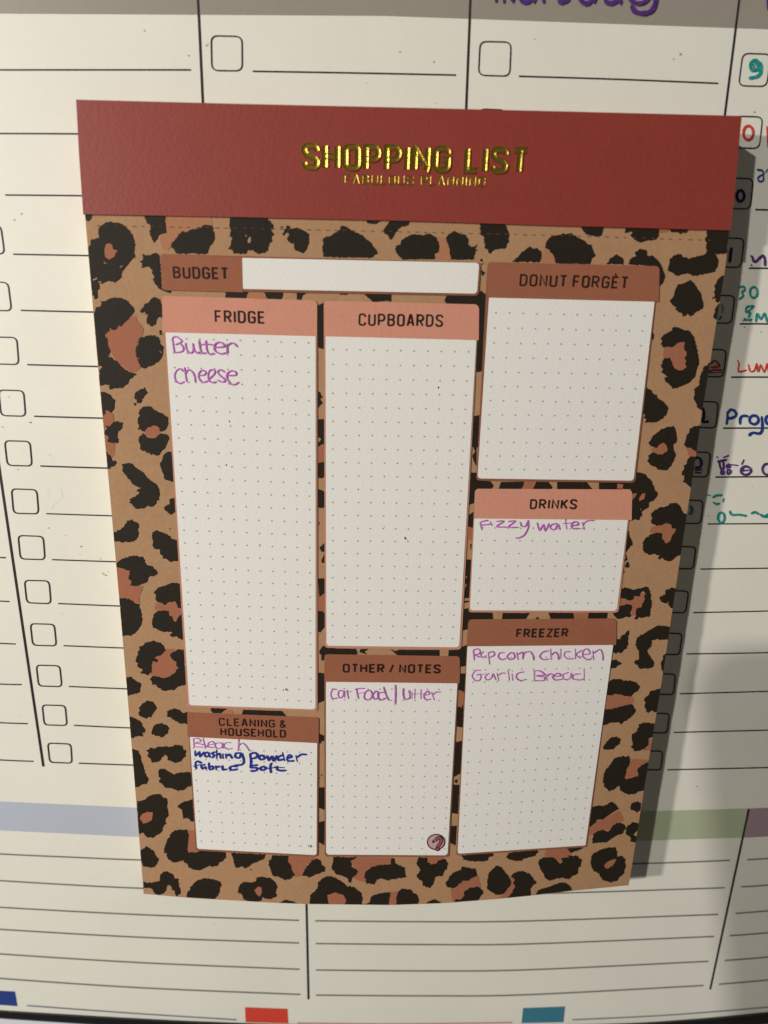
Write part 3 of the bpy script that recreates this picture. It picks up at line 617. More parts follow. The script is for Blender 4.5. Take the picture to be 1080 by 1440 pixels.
L_([(178, 175), (300, 180), (295, 215), (315, 250), (325, 290), (350, 320), (325, 350), (280, 367), (230, 345), (180, 330), (165, 290), (155, 260), (148, 215), (170, 205)])
L_([(290, 180), (510, 185), (470, 230), (430, 250), (420, 300), (400, 335), (350, 345), (310, 280)], m='patch')
L_([(425, 285), (440, 255), (470, 235), (475, 215), (515, 200), (545, 220), (550, 250), (580, 270), (575, 300), (520, 320), (455, 347), (440, 335), (405, 332)])
L_([(640, 188), (830, 192), (770, 220), (780, 245), (775, 265), (830, 295), (815, 325), (785, 345), (775, 385), (755, 380), (745, 350), (700, 330), (665, 325), (635, 290), (628, 260), (640, 225)])
L_([(770, 215), (850, 190), (1080, 195), (1075, 255), (980, 265), (910, 300), (880, 380), (830, 370), (790, 350), (810, 300)], m='patch')
M_([(-100, 350), (-85, 300), (-45, 270), (0, 255), (60, 245), (108, 250), (105, 205), (130, 200), (140, 240), (200, 265), (215, 275), (215, 305), (222, 345), (190, 350), (130, 358), (90, 370), (40, 355), (0, 360), (-20, 400), (-60, 390), (-85, 395), (-80, 355)])
L_([(525, 400), (520, 390), (560, 350), (610, 338), (650, 345), (700, 375), (740, 410), (800, 418), (855, 465), (862, 500), (855, 540), (862, 560), (460, 560), (465, 480), (520, 430)])
L_([(595, 480), (655, 460), (720, 480), (740, 520), (720, 560), (610, 560), (600, 510)], **pk)
L_([(225, 537), (280, 515), (340, 530), (365, 550), (300, 550)])
M_([(-47, 490), (18, 465), (103, 458), (95, 500), (88, 560), (-112, 558), (-52, 530)])
M_([(95, 455), (160, 450), (155, 560), (80, 560)], m='patch')
M_([(190, 430), (260, 440), (275, 465), (305, 480), (320, 520), (310, 558), (150, 558), (148, 490), (165, 450)])
M_([(320, 190), (380, 195), (385, 235), (420, 245), (455, 235), (465, 215), (515, 205), (540, 235), (530, 285), (510, 300), (500, 330), (440, 345), (430, 385), (405, 425), (350, 410), (345, 375), (305, 345), (305, 320), (335, 290), (300, 240)])
M_([(375, 180), (510, 180), (500, 215), (450, 240), (390, 250)], m='patch')
M_([(520, 390), (540, 365), (550, 335), (590, 305), (635, 290), (645, 262), (700, 270), (750, 285), (762, 335), (720, 350), (700, 370), (650, 370), (615, 410), (570, 430), (535, 420)])
M_([(560, 440), (600, 400), (650, 365), (770, 335), (790, 430), (720, 440), (650, 490), (640, 520), (575, 540)], m='patch')
M_([(660, 455), (700, 425), (760, 415), (800, 440), (810, 465), (785, 490), (765, 530), (580, 540), (600, 510), (640, 510), (665, 480)])
M_([(365, 548), (395, 525), (435, 510), (480, 530), (485, 548)])
M_([(640, 176), (880, 158), (885, 180), (850, 190), (845, 215), (810, 225), (690, 220), (655, 210)])
M_([(850, 310), (910, 255), (950, 270), (975, 310), (1010, 350), (1020, 400), (980, 450), (945, 475), (905, 480), (880, 460), (835, 425), (838, 370)])
N_([(95, 440), (125, 420), (180, 402), (235, 420), (270, 460), (292, 495), (250, 535), (250, 595), (165, 605), (75, 615), (100, 575), (130, 530), (115, 490), (128, 470)])
N_([(80, 450), (125, 445), (135, 490), (140, 530), (80, 620), (5, 620), (50, 570), (85, 520)], m='patch')
N_([(62, 300), (85, 266), (300, 243), (305, 265), (285, 290), (240, 300), (170, 328), (100, 320)])
N_([(310, 330), (340, 305), (400, 300), (440, 315), (470, 350), (490, 335), (480, 310), (520, 300), (545, 310), (530, 285), (560, 290), (590, 285), (640, 320), (630, 360), (610, 390), (610, 420), (560, 450), (540, 468), (490, 455), (440, 465), (395, 480), (360, 460), (345, 420), (320, 385), (312, 360)])
N_([(370, 238), (540, 222), (565, 285), (490, 320), (460, 350), (390, 305), (350, 290)], m='patch')
N_([(525, 230), (660, 214), (620, 245), (560, 265), (545, 262)])
N_([(290, 588), (310, 545), (370, 530), (440, 505), (490, 490), (545, 515), (570, 555), (450, 575), (370, 585)])
N_([(705, 330), (720, 275), (750, 260), (790, 240), (840, 225), (895, 225), (910, 260), (905, 300), (935, 290), (968, 310), (972, 370), (950, 430), (905, 480), (860, 495), (800, 475), (775, 445), (770, 425), (730, 410), (710, 370)])
N_([(808, 360), (840, 330), (890, 312), (900, 318), (875, 360), (835, 388), (815, 380)], **pk)
# right strip
O_([(620, 90), (660, 140), (710, 210), (738, 330), (735, 355), (650, 405), (645, 425), (615, 440), (582, 408), (560, 435), (535, 435), (540, 415), (465, 370), (480, 355), (440, 325), (415, 290), (450, 250), (465, 200), (490, 140), (550, 122)])
O_([(935, 50), (915, 190), (895, 290), (870, 310), (850, 290), (855, 265), (818, 275), (845, 230), (835, 205), (850, 180), (840, 150), (870, 90), (900, 60)])
O_([(895, 315), (880, 390), (870, 480), (830, 440), (835, 420), (855, 395), (840, 385), (855, 350)])
O_([(330, 650), (360, 610), (440, 570), (440, 548), (490, 540), (530, 555), (600, 575), (640, 620), (665, 680), (670, 740), (690, 830), (695, 890), (680, 920), (655, 1015), (605, 1065), (515, 1105), (445, 1125), (415, 1090), (375, 1055), (365, 1025), (395, 1015), (365, 985), (335, 965), (355, 940), (332, 910), (350, 880), (340, 870), (370, 832), (420, 832), (440, 890), (460, 930), (500, 950), (545, 950), (580, 915), (565, 880), (575, 860), (555, 835), (578, 800), (555, 740), (560, 690), (555, 680), (490, 690), (470, 710), (430, 735), (385, 725), (350, 730), (345, 710), (330, 705), (345, 680)])
O_([(360, 760), (370, 730), (430, 730), (490, 670), (570, 665), (600, 800), (590, 940), (540, 965), (480, 965), (430, 890), (410, 820), (355, 830)], m='patch')
O_([(250, 575), (268, 620), (262, 655), (238, 662)])
P_([(322, 165), (380, 195), (395, 225), (430, 235), (440, 270), (490, 300), (540, 360), (530, 405), (490, 465), (430, 495), (370, 500), (315, 500), (330, 470), (300, 455), (320, 430), (290, 410), (305, 300)])
P_([(945, -75), (875, -25), (855, 20), (830, 125), (835, 140), (780, 185), (790, 235), (778, 270), (810, 330), (808, 355), (860, 388), (890, 230), (925, 20)])
P_([(490, 560), (520, 545), (585, 530), (605, 560), (615, 610), (622, 660), (610, 695), (585, 710), (590, 760), (608, 800), (595, 850), (570, 890), (555, 920), (510, 955), (490, 950), (440, 950), (420, 925), (380, 910), (335, 865), (355, 840), (345, 815), (390, 780), (430, 800), (480, 805), (520, 780), (530, 745), (510, 705), (490, 690), (445, 720), (430, 740), (370, 725), (350, 700), (375, 660), (400, 620), (440, 590)])
P_([(370, 755), (430, 725), (475, 675), (510, 700), (545, 745), (525, 800), (470, 820), (415, 800)], m='patch')
P_([(850, 530), (812, 775), (770, 760), (755, 740), (715, 740), (685, 710), (705, 660), (712, 620), (735, 600), (740, 555), (790, 532)])
P_([(710, 735), (760, 735), (815, 765), (808, 820), (740, 840), (725, 790)], m='patch')
P_([(800, 822), (740, 830), (718, 855), (715, 885), (685, 905), (690, 935), (672, 960), (665, 1000), (690, 1005), (690, 1040), (675, 1067), (702, 1072), (732, 1102), (760, 1125), (775, 1007), (800, 830)])
Q_([(295, 88), (340, 98), (385, 110), (405, 140), (440, 170), (470, 240), (505, 295), (490, 335), (470, 360), (420, 385), (415, 430), (350, 470), (355, 510), (335, 520), (325, 550), (290, 540), (236, 560), (240, 400), (262, 300), (250, 256), (0, 256), (0, 190), (180, 185), (265, 175)])
for p in ([(120, 205), (180, 210), (170, 250), (120, 250)], [(262, 300), (310, 295), (290, 330), (262, 365)], [(355, 300), (390, 295), (380, 345), (335, 370), (330, 340)]): Q_(p, **pk)
Q_([(340, 442), (352, 444), (346, 454)], **kr)
Q_([(440, 490), (480, 450), (530, 425), (580, 420), (620, 390), (670, 385), (710, 405), (730, 450), (745, 480), (785, 492), (770, 600), (750, 740), (738, 875), (690, 890), (655, 920), (620, 940), (570, 930), (545, 905), (525, 925), (505, 910), (525, 880), (480, 870), (430, 880), (375, 850), (362, 830), (370, 780), (360, 770), (390, 720), (440, 685), (500, 668), (545, 675), (545, 720), (580, 770), (620, 750), (640, 700), (690, 630), (660, 625), (640, 630), (630, 590), (590, 575), (540, 600), (490, 605), (460, 590), (440, 560), (455, 530)])
Q_([(440, 615), (500, 600), (590, 570), (640, 565), (650, 620), (700, 615), (660, 710), (610, 780), (560, 780), (535, 670), (430, 670)], m='patch')
for p in ([(222, 640), (240, 710), (262, 750), (265, 790), (245, 795), (220, 830), (200, 860), (195, 760)], [(205, 870), (218, 925), (186, 944)], [(210, 945), (230, 950), (230, 1000), (195, 998)], [(180, 1010), (190, 1050), (172, 1045)]): Q_(p)
R_([(282, 258), (330, 240), (360, 250), (400, 265), (450, 255), (520, 235), (545, 240), (570, 280), (572, 340), (585, 400), (570, 450), (570, 500), (555, 525), (500, 530), (465, 525), (440, 550), (415, 540), (435, 510), (430, 480), (445, 440), (490, 430), (500, 390), (520, 350), (510, 330), (525, 300), (500, 275), (485, 290), (465, 330), (420, 320), (410, 355), (375, 368), (330, 350), (272, 345)])
R_([(250, 450), (270, 420), (330, 408), (385, 405), (400, 430), (385, 470), (380, 525), (320, 530), (265, 545), (235, 520), (215, 488)])
R_([(268, 345), (370, 360), (420, 315), (525, 295), (525, 380), (500, 440), (445, 460), (425, 515), (375, 500), (380, 415), (330, 415), (262, 420)], m='patch')
R_([(808, 250), (800, 440), (760, 440), (740, 410), (750, 375), (710, 395), (685, 385), (655, 350), (665, 325), (715, 310), (720, 265), (760, 250)])
R_([(222, 735), (285, 735), (300, 700), (370, 648), (350, 820), (320, 835), (300, 865), (255, 860), (245, 875), (208, 860)])
R_([(660, 602), (770, 620), (760, 735), (720, 735), (660, 745), (625, 735), (580, 750), (580, 800), (540, 840), (555, 880), (580, 920), (605, 970), (595, 1000), (540, 1015), (470, 1015), (450, 980), (415, 955), (430, 935), (460, 930), (465, 850), (440, 820), (425, 790), (445, 720), (470, 705), (540, 660), (600, 625)])
R_([(195, 945), (245, 925), (275, 950), (300, 968), (270, 980), (240, 1010), (185, 1015)])
R_([(735, 855), (700, 1055), (675, 1020), (670, 960), (690, 930), (690, 890)])
U_([(292, 322), (312, 200), (360, 165), (430, 170), (450, 185), (510, 178), (545, 190), (580, 205), (608, 240), (590, 280), (550, 300), (520, 335), (450, 325), (375, 305), (340, 325)])
U_([(286, 330), (370, 300), (450, 318), (545, 340), (540, 400), (440, 430), (330, 465), (270, 455)], m='patch')
U_([(266, 460), (330, 455), (400, 430), (400, 440), (470, 420), (530, 408), (550, 440), (568, 468), (540, 510), (500, 545), (425, 600), (410, 580), (350, 580), (246, 604)])
U_([(810, 255), (760, 265), (700, 290), (690, 320), (660, 340), (645, 360), (660, 390), (648, 420), (665, 475), (685, 490), (725, 465), (740, 485), (775, 480), (800, 330)])
U_([(600, 620), (590, 600), (650, 580), (755, 595), (735, 720), (685, 735), (690, 780), (650, 830), (600, 850), (560, 855), (520, 810), (540, 790), (530, 750), (530, 690), (570, 670), (580, 640)])
U_([(680, 735), (732, 745), (725, 840), (640, 850), (650, 810)], m='patch')
U_([(260, 835), (265, 800), (300, 755), (330, 725), (380, 712), (425, 745), (415, 785), (375, 810), (355, 835), (300, 840)])
V_([(330, 140), (345, 90), (400, 20), (430, -25), (500, -42), (575, -40), (580, 20), (550, 75), (540, 120), (525, 160), (550, 178), (600, 160), (650, 150), (655, 110), (650, 80), (690, 40), (765, 0), (745, 130), (720, 280), (650, 295), (620, 315), (560, 322), (520, 300), (485, 280), (480, 240), (430, 270), (390, 290), (330, 240), (335, 215), (318, 200), (325, 165)])
V_([(565, -20), (765, -10), (700, 50), (660, 90), (665, 165), (545, 185), (515, 155), (550, 80)], m='patch')
V_([(210, 440), (270, 425), (320, 430), (400, 388), (440, 410), (482, 450), (430, 480), (370, 520), (330, 550), (270, 560), (215, 620), (188, 645), (198, 540)])
V_([(186, 650), (260, 570), (350, 540), (485, 470), (520, 560), (430, 620), (330, 680), (240, 700), (178, 705)], m='patch')
V_([(220, 740), (235, 690), (315, 652), (345, 665), (370, 675), (420, 610), (470, 590), (520, 600), (540, 640), (510, 690), (440, 715), (410, 735), (350, 775), (220, 778)])
V_([(580, 445), (600, 400), (650, 385), (685, 400), (680, 470), (645, 492), (625, 475), (590, 465)])
V_([(670, 595), (655, 660), (620, 690), (610, 705), (645, 715), (638, 772), (580, 765), (590, 740), (580, 720), (545, 700), (540, 650), (560, 610), (600, 580)])
# gutters between the panels
def W_(p, y0, **k): blob(p, 430, y0, 6.857, amp=0.25, **k)
for p in ([(104, 138), (175, 106), (175, 555), (130, 545), (108, 510)], [(115, 960), (135, 970), (145, 1000), (162, 1015), (135, 1035), (150, 1060), (160, 1075), (130, 1100), (115, 1125)]): W_(p, 410)
for p in ([(115, -73), (182, -73), (182, 165), (150, 172), (118, 195), (118, 160), (148, 120), (118, 100)], [(118, 350), (180, 335), (180, 480), (150, 498), (118, 490)], [(118, 600), (160, 615), (182, 640), (182, 775), (150, 785), (118, 780)], [(124, 920), (132, 925), (128, 955)], [(185, 1118), (130, 1165), (150, 1205), (184, 1210)], [(182, 1220), (150, 1290), (155, 1315), (182, 1310)]): W_(p, 600)
W_([(115, 190), (182, 175), (182, 345), (115, 360)], 600, m='patch')
for p in ([(118, 92), (182, 92), (180, 235), (130, 270)], [(118, 405), (160, 408), (180, 430), (180, 560), (135, 615), (118, 600)], [(130, 790), (165, 740), (185, 750), (280, 755), (280, 830), (200, 835), (180, 850), (172, 880), (150, 885), (150, 830), (130, 815)], [(118, 1000), (180, 1008), (176, 1270), (118, 1297)]): W_(p, 800)
W_([(118, 265), (182, 235), (182, 435), (118, 415)], 800, m='patch')
for p in ([(118, 213), (175, 237), (172, 290), (140, 295), (155, 310), (118, 312)], [(120, 735), (178, 735), (178, 952), (120, 930)], [(122, 1072), (178, 1058), (174, 1292), (122, 1262)], [(145, 612), (158, 612), (150, 630)], [(126, 640), (138, 642), (130, 652)]): W_(p, 1000)
def X_(p, **k): blob(p, 640, 400, 4.966, amp=0.25, **k)
X_([(0, 78), (160, 75), (180, 40), (200, 60), (222, 75), (222, 130), (203, 500), (192, 605), (140, 613), (152, 400), (160, 165), (150, 138), (-60, 138), (-75, 110), (-60, 78)])
X_([(125, 922), (172, 910), (163, 1110), (148, 1150), (148, 1270), (128, 1230), (120, 1195), (140, 1165), (110, 1110)])
X_([(98, 1312), (145, 1315), (150, 1352), (180, 1370), (245, 1374), (268, 1405), (240, 1430), (150, 1432), (130, 1445), (92, 1440)])
def Y_(p, **k): blob(p, 630, 670, 5.76, amp=0.25, **k)
Y_([(166, -5), (235, -5), (240, 40), (290, 60), (346, 62), (346, 102), (240, 103), (225, 115), (213, 215), (180, 225), (152, 250), (158, 150), (190, 110), (164, 100)])
Y_([(152, 322), (212, 282), (202, 418), (148, 398)]); Y_([(148, 400), (202, 415), (198, 525), (144, 500)], m='patch'); Y_([(178, 545), (188, 545), (185, 600)])
Y_([(132, 670), (190, 675), (176, 985), (130, 985), (128, 940), (150, 880), (130, 850), (155, 810), (128, 800)]); Y_([(126, 1010), (168, 1005), (166, 1018), (126, 1025)])
Y_([(112, 1076), (168, 1066), (180, 1100), (346, 1104), (346, 1162), (185, 1165), (165, 1180), (158, 1238), (102, 1254)])
def Z_(p, **k): blob(p, 620, 900, 4.645, amp=0.25, **k)
Z_([(168, 33), (158, 170), (118, 176), (118, 108), (50, 106), (55, 66), (110, 64), (130, 45)])
Z_([(114, 220), (158, 218), (152, 340), (112, 325)]); Z_([(105, 335), (154, 335), (148, 440), (100, 440)], m='patch')
for p in ([(104, 435), (128, 435), (125, 455), (146, 420), (140, 572), (102, 565)], [(88, 670), (137, 658), (127, 872), (84, 895)], [(90, 915), (108, 910), (105, 935), (90, 930)], [(76, 945), (119, 945), (109, 1137), (69, 1130)], [(62, 1215), (102, 1213), (95, 1342), (60, 1325)]): Z_(p)
def AA_(p): blob(p, 440, 890, 4.5, amp=0.25)
for p in ([(70, 98), (270, 100), (280, 125), (275, 140), (80, 140)], [(300, 102), (350, 102), (325, 120), (340, 136), (295, 122)], [(490, 104), (520, 115), (545, 106), (800, 108), (800, 146), (545, 146), (525, 135)], [(860, 108), (920, 108), (968, 80), (965, 210), (930, 210), (920, 150), (856, 148)]): AA_(p)
def AB_(p, **k): blob(p, 660, 660, 4.5, amp=0.25, **k)
for p in ([(-5, 20), (40, 20), (45, 70), (130, 80), (150, 110), (130, 128), (40, 130), (28, 160), (-5, 200)], [(200, 80), (345, 78), (340, 105), (325, 126), (185, 126)], [(425, 78), (500, 80), (525, 112), (515, 128), (400, 128)], [(555, 80), (740, 80), (780, 128), (555, 128)], [(820, 82), (940, 82), (955, 126), (820, 128)]): AB_(p)
AB_([(340, 80), (425, 80), (400, 128), (325, 128)], m='patch')
def AC_(p, **k): blob(p, 650, 850, 4.5, amp=0.25, **k)
for p in ([(30, 50), (190, 52), (195, 96), (30, 98)], [(255, 54), (425, 54), (400, 96), (250, 96)], [(455, 97), (475, 78), (493, 97)], [(545, 52), (700, 54), (710, 94), (560, 94)], [(800, 52), (920, 50), (915, 90), (795, 92)]): AC_(p)
AC_([(705, 52), (805, 52), (800, 94), (705, 96)], m='patch')
def AD_(p, **k): blob(p, 255, 985, 5.4, amp=0.25, **k)
AD_([(225, 58), (350, 62), (320, 78), (300, 98), (240, 96), (222, 75)]); AD_([(470, 70), (760, 80), (800, 124), (456, 112)]); AD_([(340, 70), (385, 75), (395, 110), (290, 105)], m='patch_light')
# perforation dashes below the header
perf = [(132, 317), (350, 321), (560, 325.5), (790, 331), (1010, 338)]
x = 135
while x < 1005:
    ln = random.uniform(4.0, 6.0)
    ribbon(page_mb, [(x, interp(perf, x)), (x + ln, interp(perf, x + ln))], 0.75, 'perf', P, 0.00018, rise=0)
    x += random.uniform(11.5, 14.0)
page_mb.build('page', pad, pbase, tri=True)

# ------------------------------------------------------------------ lettering
def _rnd(cx, cy, r, a0, a1): return arc(cx, cy, r, r, a0, a1, 5)
Wd = 0.56
G = {}
rr = 0.2
G['O'] = (Wd, [[(0, .5)] + [(0, 1 - rr)] + [(x, y) for x, y in arc(rr, 1 - rr, rr, rr, 180, 90, 5)] + arc(Wd - rr, 1 - rr, rr, rr, 90, 0, 5) + arc(Wd - rr, rr, rr, rr, 0, -90, 5) + arc(rr, rr, rr, rr, -90, -180, 5) + [(0, .5)]])
G['C'] = (Wd, [[(Wd, 1 - rr - .06)] + arc(Wd - rr, 1 - rr, rr, rr, 0, 90, 5) + arc(rr, 1 - rr, rr, rr, 90, 180, 5) + arc(rr, rr, rr, rr, 180, 270, 5) + arc(Wd - rr, rr, rr, rr, 270, 360, 5) + [(Wd, rr + .06)]])
G['G'] = (Wd, [[(Wd, 1 - rr - .04)] + arc(Wd - rr, 1 - rr, rr, rr, 0, 90, 5) + arc(rr, 1 - rr, rr, rr, 90, 180, 5) + arc(rr, rr, rr, rr, 180, 270, 5) + arc(Wd - rr, rr, rr, rr, 270, 360, 5) + [(Wd, .48), (Wd * .52, .48)]])
G['S'] = (Wd, [[(Wd, 1 - rr - .02)] + arc(Wd - rr, 1 - rr, rr, rr, 0, 90, 5) + arc(rr, 1 - rr, rr, rr, 90, 180, 5) + [(0, .74), (.1, .58), (Wd - .1, .42), (Wd, .28)] + arc(Wd - rr, rr, rr, rr, 0, -90, 5) + arc(rr, rr, rr, rr, 270, 180, 5) + [(0, rr + .02)]])
G['B'] = (Wd, [[(0, 0), (0, 1), (Wd - .2, 1)] + arc(Wd - .22, .77, .2, .23, 90, -90, 6)[1:] + [(.02, .53)], [(Wd - .24, .53)] + arc(Wd - .24, .27, .24, .26, 90, -90, 6) + [(0, 0)]])
G['U'] = (Wd, [[(0, 1), (0, rr)] + arc(rr, rr, rr, rr, 180, 270, 5) + arc(Wd - rr, rr, rr, rr, 270, 360, 5) + [(Wd, 1)]])
G['D'] = (Wd, [[(0, 0), (0, 1), (Wd - .26, 1)] + arc(Wd - .26, .74, .26, .26, 90, 0, 5) + arc(Wd - .26, .26, .26, .26, 0, -90, 5) + [(0, 0)]])
G['E'] = (Wd * .86, [[(Wd * .86, 1), (0, 1), (0, 0), (Wd * .86, 0)], [(.03, .52), (Wd * .74, .52)]])
G['F'] = (Wd * .86, [[(Wd * .86, 1), (0, 1), (0, 0)], [(.03, .5), (Wd * .74, .5)]])
G['T'] = (Wd * .95, [[(0, 1), (Wd * .95, 1)], [(Wd * .475, .97), (Wd * .475, 0)]])
G['R'] = (Wd, [[(0, 0), (0, 1), (Wd - .22, 1)] + arc(Wd - .24, .74, .24, .26, 90, -90, 6)[1:] + [(.03, .48)], [(Wd * .5, .46), (Wd, 0)]])
G['P'] = (Wd, [[(0, 0), (0, 1), (Wd - .22, 1)] + arc(Wd - .25, .71, .25, .29, 90, -90, 6)[1:] + [(.03, .42)]])
G['I'] = (0.0, [[(0, 0), (0, 1)]])
G['A'] = (Wd, [[(0, 0), (Wd * .42, 1), (Wd * .58, 1), (Wd, 0)], [(.1, .3), (Wd - .1, .3)]])
G['N'] = (Wd, [[(0, 0), (0, 1), (Wd, 0), (Wd, 1)]])
G['H'] = (Wd, [[(0, 0), (0, 1)], [(Wd, 0), (Wd, 1)], [(.03, .52), (Wd - .03, .52)]])
G['K'] = (Wd, [[(0, 0), (0, 1)], [(Wd, 1), (.04, .45)], [(.2, .56), (Wd, 0)]])
G['L'] = (Wd * .8, [[(0, 1), (0, 0), (Wd * .8, 0)]])
G['Z'] = (Wd * .95, [[(0, 1), (Wd * .95, 1), (0, 0), (Wd * .95, 0)]])
G['/'] = (Wd * .6, [[(0, 0), (Wd * .6, 1)]])
G['&'] = (Wd, [[(Wd, 0), (.08, .72), (.08, .9), (.2, 1), (.36, .96), (.38, .8), (.05, .38), (0, .2), (.1, .03), (.3, 0), (.46, .12), (Wd, .42)]])
G['È'] = (Wd * .86, G['E'][1] + [[(Wd * .22, 1.3), (Wd * .5, 1.16)]])
def slope(x): return 0.0869 + (x - 160) / 795.0 * -0.24
def letters(text, p0, p1, h, gap=0.38, space=0.72):
    """centre-line strokes in pixels, fitted between two mid-height points"""
    pos = 0; items = []
    for ch in text:
        if ch == ' ': pos += space - gap; continue
        w, st = G[ch]
        items.append((pos, st)); pos += w + gap
    total = pos - gap
    out = []
    for x0, st in items:
        for s in st:
            q = []
            for gx, gy in s:
                t = (x0 + gx) / total
                bx, by = p0[0] + (p1[0] - p0[0]) * t, p0[1] + (p1[1] - p0[1]) * t
                dy = -(gy - 0.5) * h
                q.append((bx + slope(bx) * dy, by + dy))
            out.append(q)
    return out

# ------------------------------------------------------------------ the panels
LP, LWF, LD, LT, LH = 0.00022, 0.00028, 0.00033, 0.00028, 0.00038
def dots(mb, q, nc, nr, skip=()):
    f = quadmap(q)
    for r in range(nr):
        for c in range(nc):
            x, y = f(c / (nc - 1), r / (nr - 1))
            s = interp([(400, 1.36), (1200, 1.1)], y)
            disc(mb, x + random.uniform(-.25, .25), y + random.uniform(-.25, .25), s, s * 0.95, 'dot', P, LD, 8)
def section(name, label, outer, white, col, border, radii, wr, heads, dq=None, nc=0, nr=0, hw=None, thick=2.45, marks=()):
    mb = MB(); panel(mb, outer, border, P, LP - 0.00002, radii)
    # coloured heading: the strip of the panel above the white field
    o = mb.build(name, pad, pbase, label)
    hd = MB()
    if col:
        a, b_ = outer[0], outer[1]
        if name == 'budget_panel':
            f = quadmap(outer); e = 0.0
            panel(hd, [outer[0], white[0], (white[3][0], outer[2][1] - 5), outer[3]], col, P, LP, (radii[0], 0, 0, radii[3]), 6, 6)
        else:
            panel(hd, [a, b_, (white[1][0] + (outer[2][0] - outer[1][0]) * 0 + (b_[0] - white[1][0]) * .9, white[1][1]), (white[0][0] - (white[0][0] - a[0]) * .9, white[0][1])], col, P, LP, (radii[0], radii[1], 0, 0), 10, 6)
        for text, p0, p1, h in heads: pass
        hobj = hd.build('heading_strip', o, pbase)
    wf = MB(); panel(wf, white, 'paper', P, LWF, wr, 16, 22)
    if dq: dots(wf, dq, nc, nr)
    for x, y, r in marks: disc(wf, x, y, r * .7, r * 1.3, 'ink', P, LD + 0.00002, 6)
    wf.build('writing_area', o, pbase)
    tx = MB()
    k = 0
    for text, p0, p1, h in heads:
        for st in letters(text, p0, p1, h - thick):
            ribbon(tx, st, thick, 'ink', P, LT + 0.00001 * (k % 9), rise=0.000006); k += 1
    tx.build('heading_text', o, pbase)
    for lab, st, x0, y0, s, w, m in (hw or []):
        words(st, x0, y0, s, w, m, P, LH, 'handwriting', o, pbase, lab)
    return o
BUT = [[(105, 165), (118, 132), (160, 120), (200, 145), (232, 178), (200, 200), (150, 222)], [(112, 160), (122, 240), (136, 325)], [(150, 222), (200, 208), (245, 250), (244, 296), (195, 318), (134, 320)],
       [(275, 200), (284, 265), (312, 318), (350, 325), (374, 285), (368, 205)], [(368, 205), (384, 290), (425, 328), (452, 310)], [(445, 165), (460, 270), (485, 328), (530, 325)], [(455, 222), (540, 216), (630, 222)], [(530, 168), (545, 290), (578, 343), (632, 328)],
       [(640, 256), (760, 245), (745, 205), (700, 190), (652, 212), (636, 268), (668, 318), (735, 336), (792, 320)], [(795, 208), (800, 275), (803, 330)], [(800, 238), (845, 202), (890, 207), (925, 246)]]
CHE = [[(245, 560), (212, 526), (165, 550), (138, 610), (155, 680), (205, 713), (262, 690)], [(265, 510), (275, 600), (292, 690)], [(270, 600), (305, 545), (342, 548), (385, 605), (402, 702)], [(446, 610), (510, 606), (532, 572), (490, 545), (448, 578), (442, 640), (490, 697), (560, 680)],
       [(570, 660), (640, 592), (642, 548), (596, 540), (562, 588), (570, 668), (610, 700), (662, 690)], [(768, 568), (722, 540), (682, 560), (702, 602), (770, 660), (768, 690), (722, 690), (680, 668)], [(802, 612), (908, 606), (910, 570), (860, 550), (803, 588), (802, 652), (848, 718), (900, 726), (946, 696)]]
fq = [(228, 416), (446, 422.5), (446.5, 1000.5), (263.5, 994)]
section('fridge_panel', 'tall salmon headed panel with two purple words', fq, [(232.8, 467.5), (444, 472.8), (443.8, 997.6), (266.2, 991.5)], 'pink', 'border_pink', (4, 7, 5, 4), (1, 1, 5, 4),
        [('FRIDGE', (303, 444.8), (370.5, 446.3), 17.5)], [(243, 475.5), (433.5, 482), (436.8, 986), (272.3, 979)], 11, 29,
        [('purple handwritten butter', BUT, 230, 460, 9, 2.0, 'pen'), ('purple handwritten cheese', CHE, 230, 460, 9, 2.0, 'pen')], marks=((322.5, 592.5, 1.1), (318, 654, 1.1), (402, 969.5, 1.3), (398, 970.5, .9), (404.5, 971, .8), (365, 765.5, .6), (387, 502, .6)))
section('cupboards_panel', 'tall salmon headed panel with an empty dotted field', [(455.3, 423), (673.7, 428), (648.6, 913.5), (456.8, 911)], [(457.8, 473), (669.8, 478.3), (645.8, 910.3), (459, 908)], 'pink', 'border_pink', (4, 7, 5, 5), (1, 1, 5, 5),
        [('CUPBOARDS', (505.3, 449.3), (621.6, 451), 17.5)], [(468, 491.5), (658.6, 494.6), (636, 898), (467.5, 896)], 11, 23, marks=((616.5, 545, 1.4), (569.5, 756.5, 1.4), (571, 758, .8), (540, 740, .6)))
section('budget_panel', 'wide terracotta headed strip with an empty white field', [(225.5, 357), (676.5, 369), (673.2, 416), (228, 408)], [(340.6, 362.6), (674, 369.6), (670.8, 413), (341.8, 406.3)], 'brown', 'border_brown', (4, 6, 6, 5), (1, 5, 5, 1),
        [('BUDGET', (244.2, 382.9), (319, 384.4), 16.8)])
section('reminder_panel', 'terracotta headed panel at the right with an empty dotted field', [(685.6, 368.3), (927.5, 374.3), (893.2, 679), (669.6, 675.8)], [(687.6, 418.6), (920.6, 424.3), (891, 676), (671.4, 672.8)], 'brown', 'border_brown', (5, 6, 6, 5), (1, 1, 5, 5),
        [('DONUT FORGÈT', (732, 393.7), (882, 397.4), 17.2)], [(697, 439.8), (906, 444.4), (879.3, 661.2), (683.3, 659.8)], 12, 12)
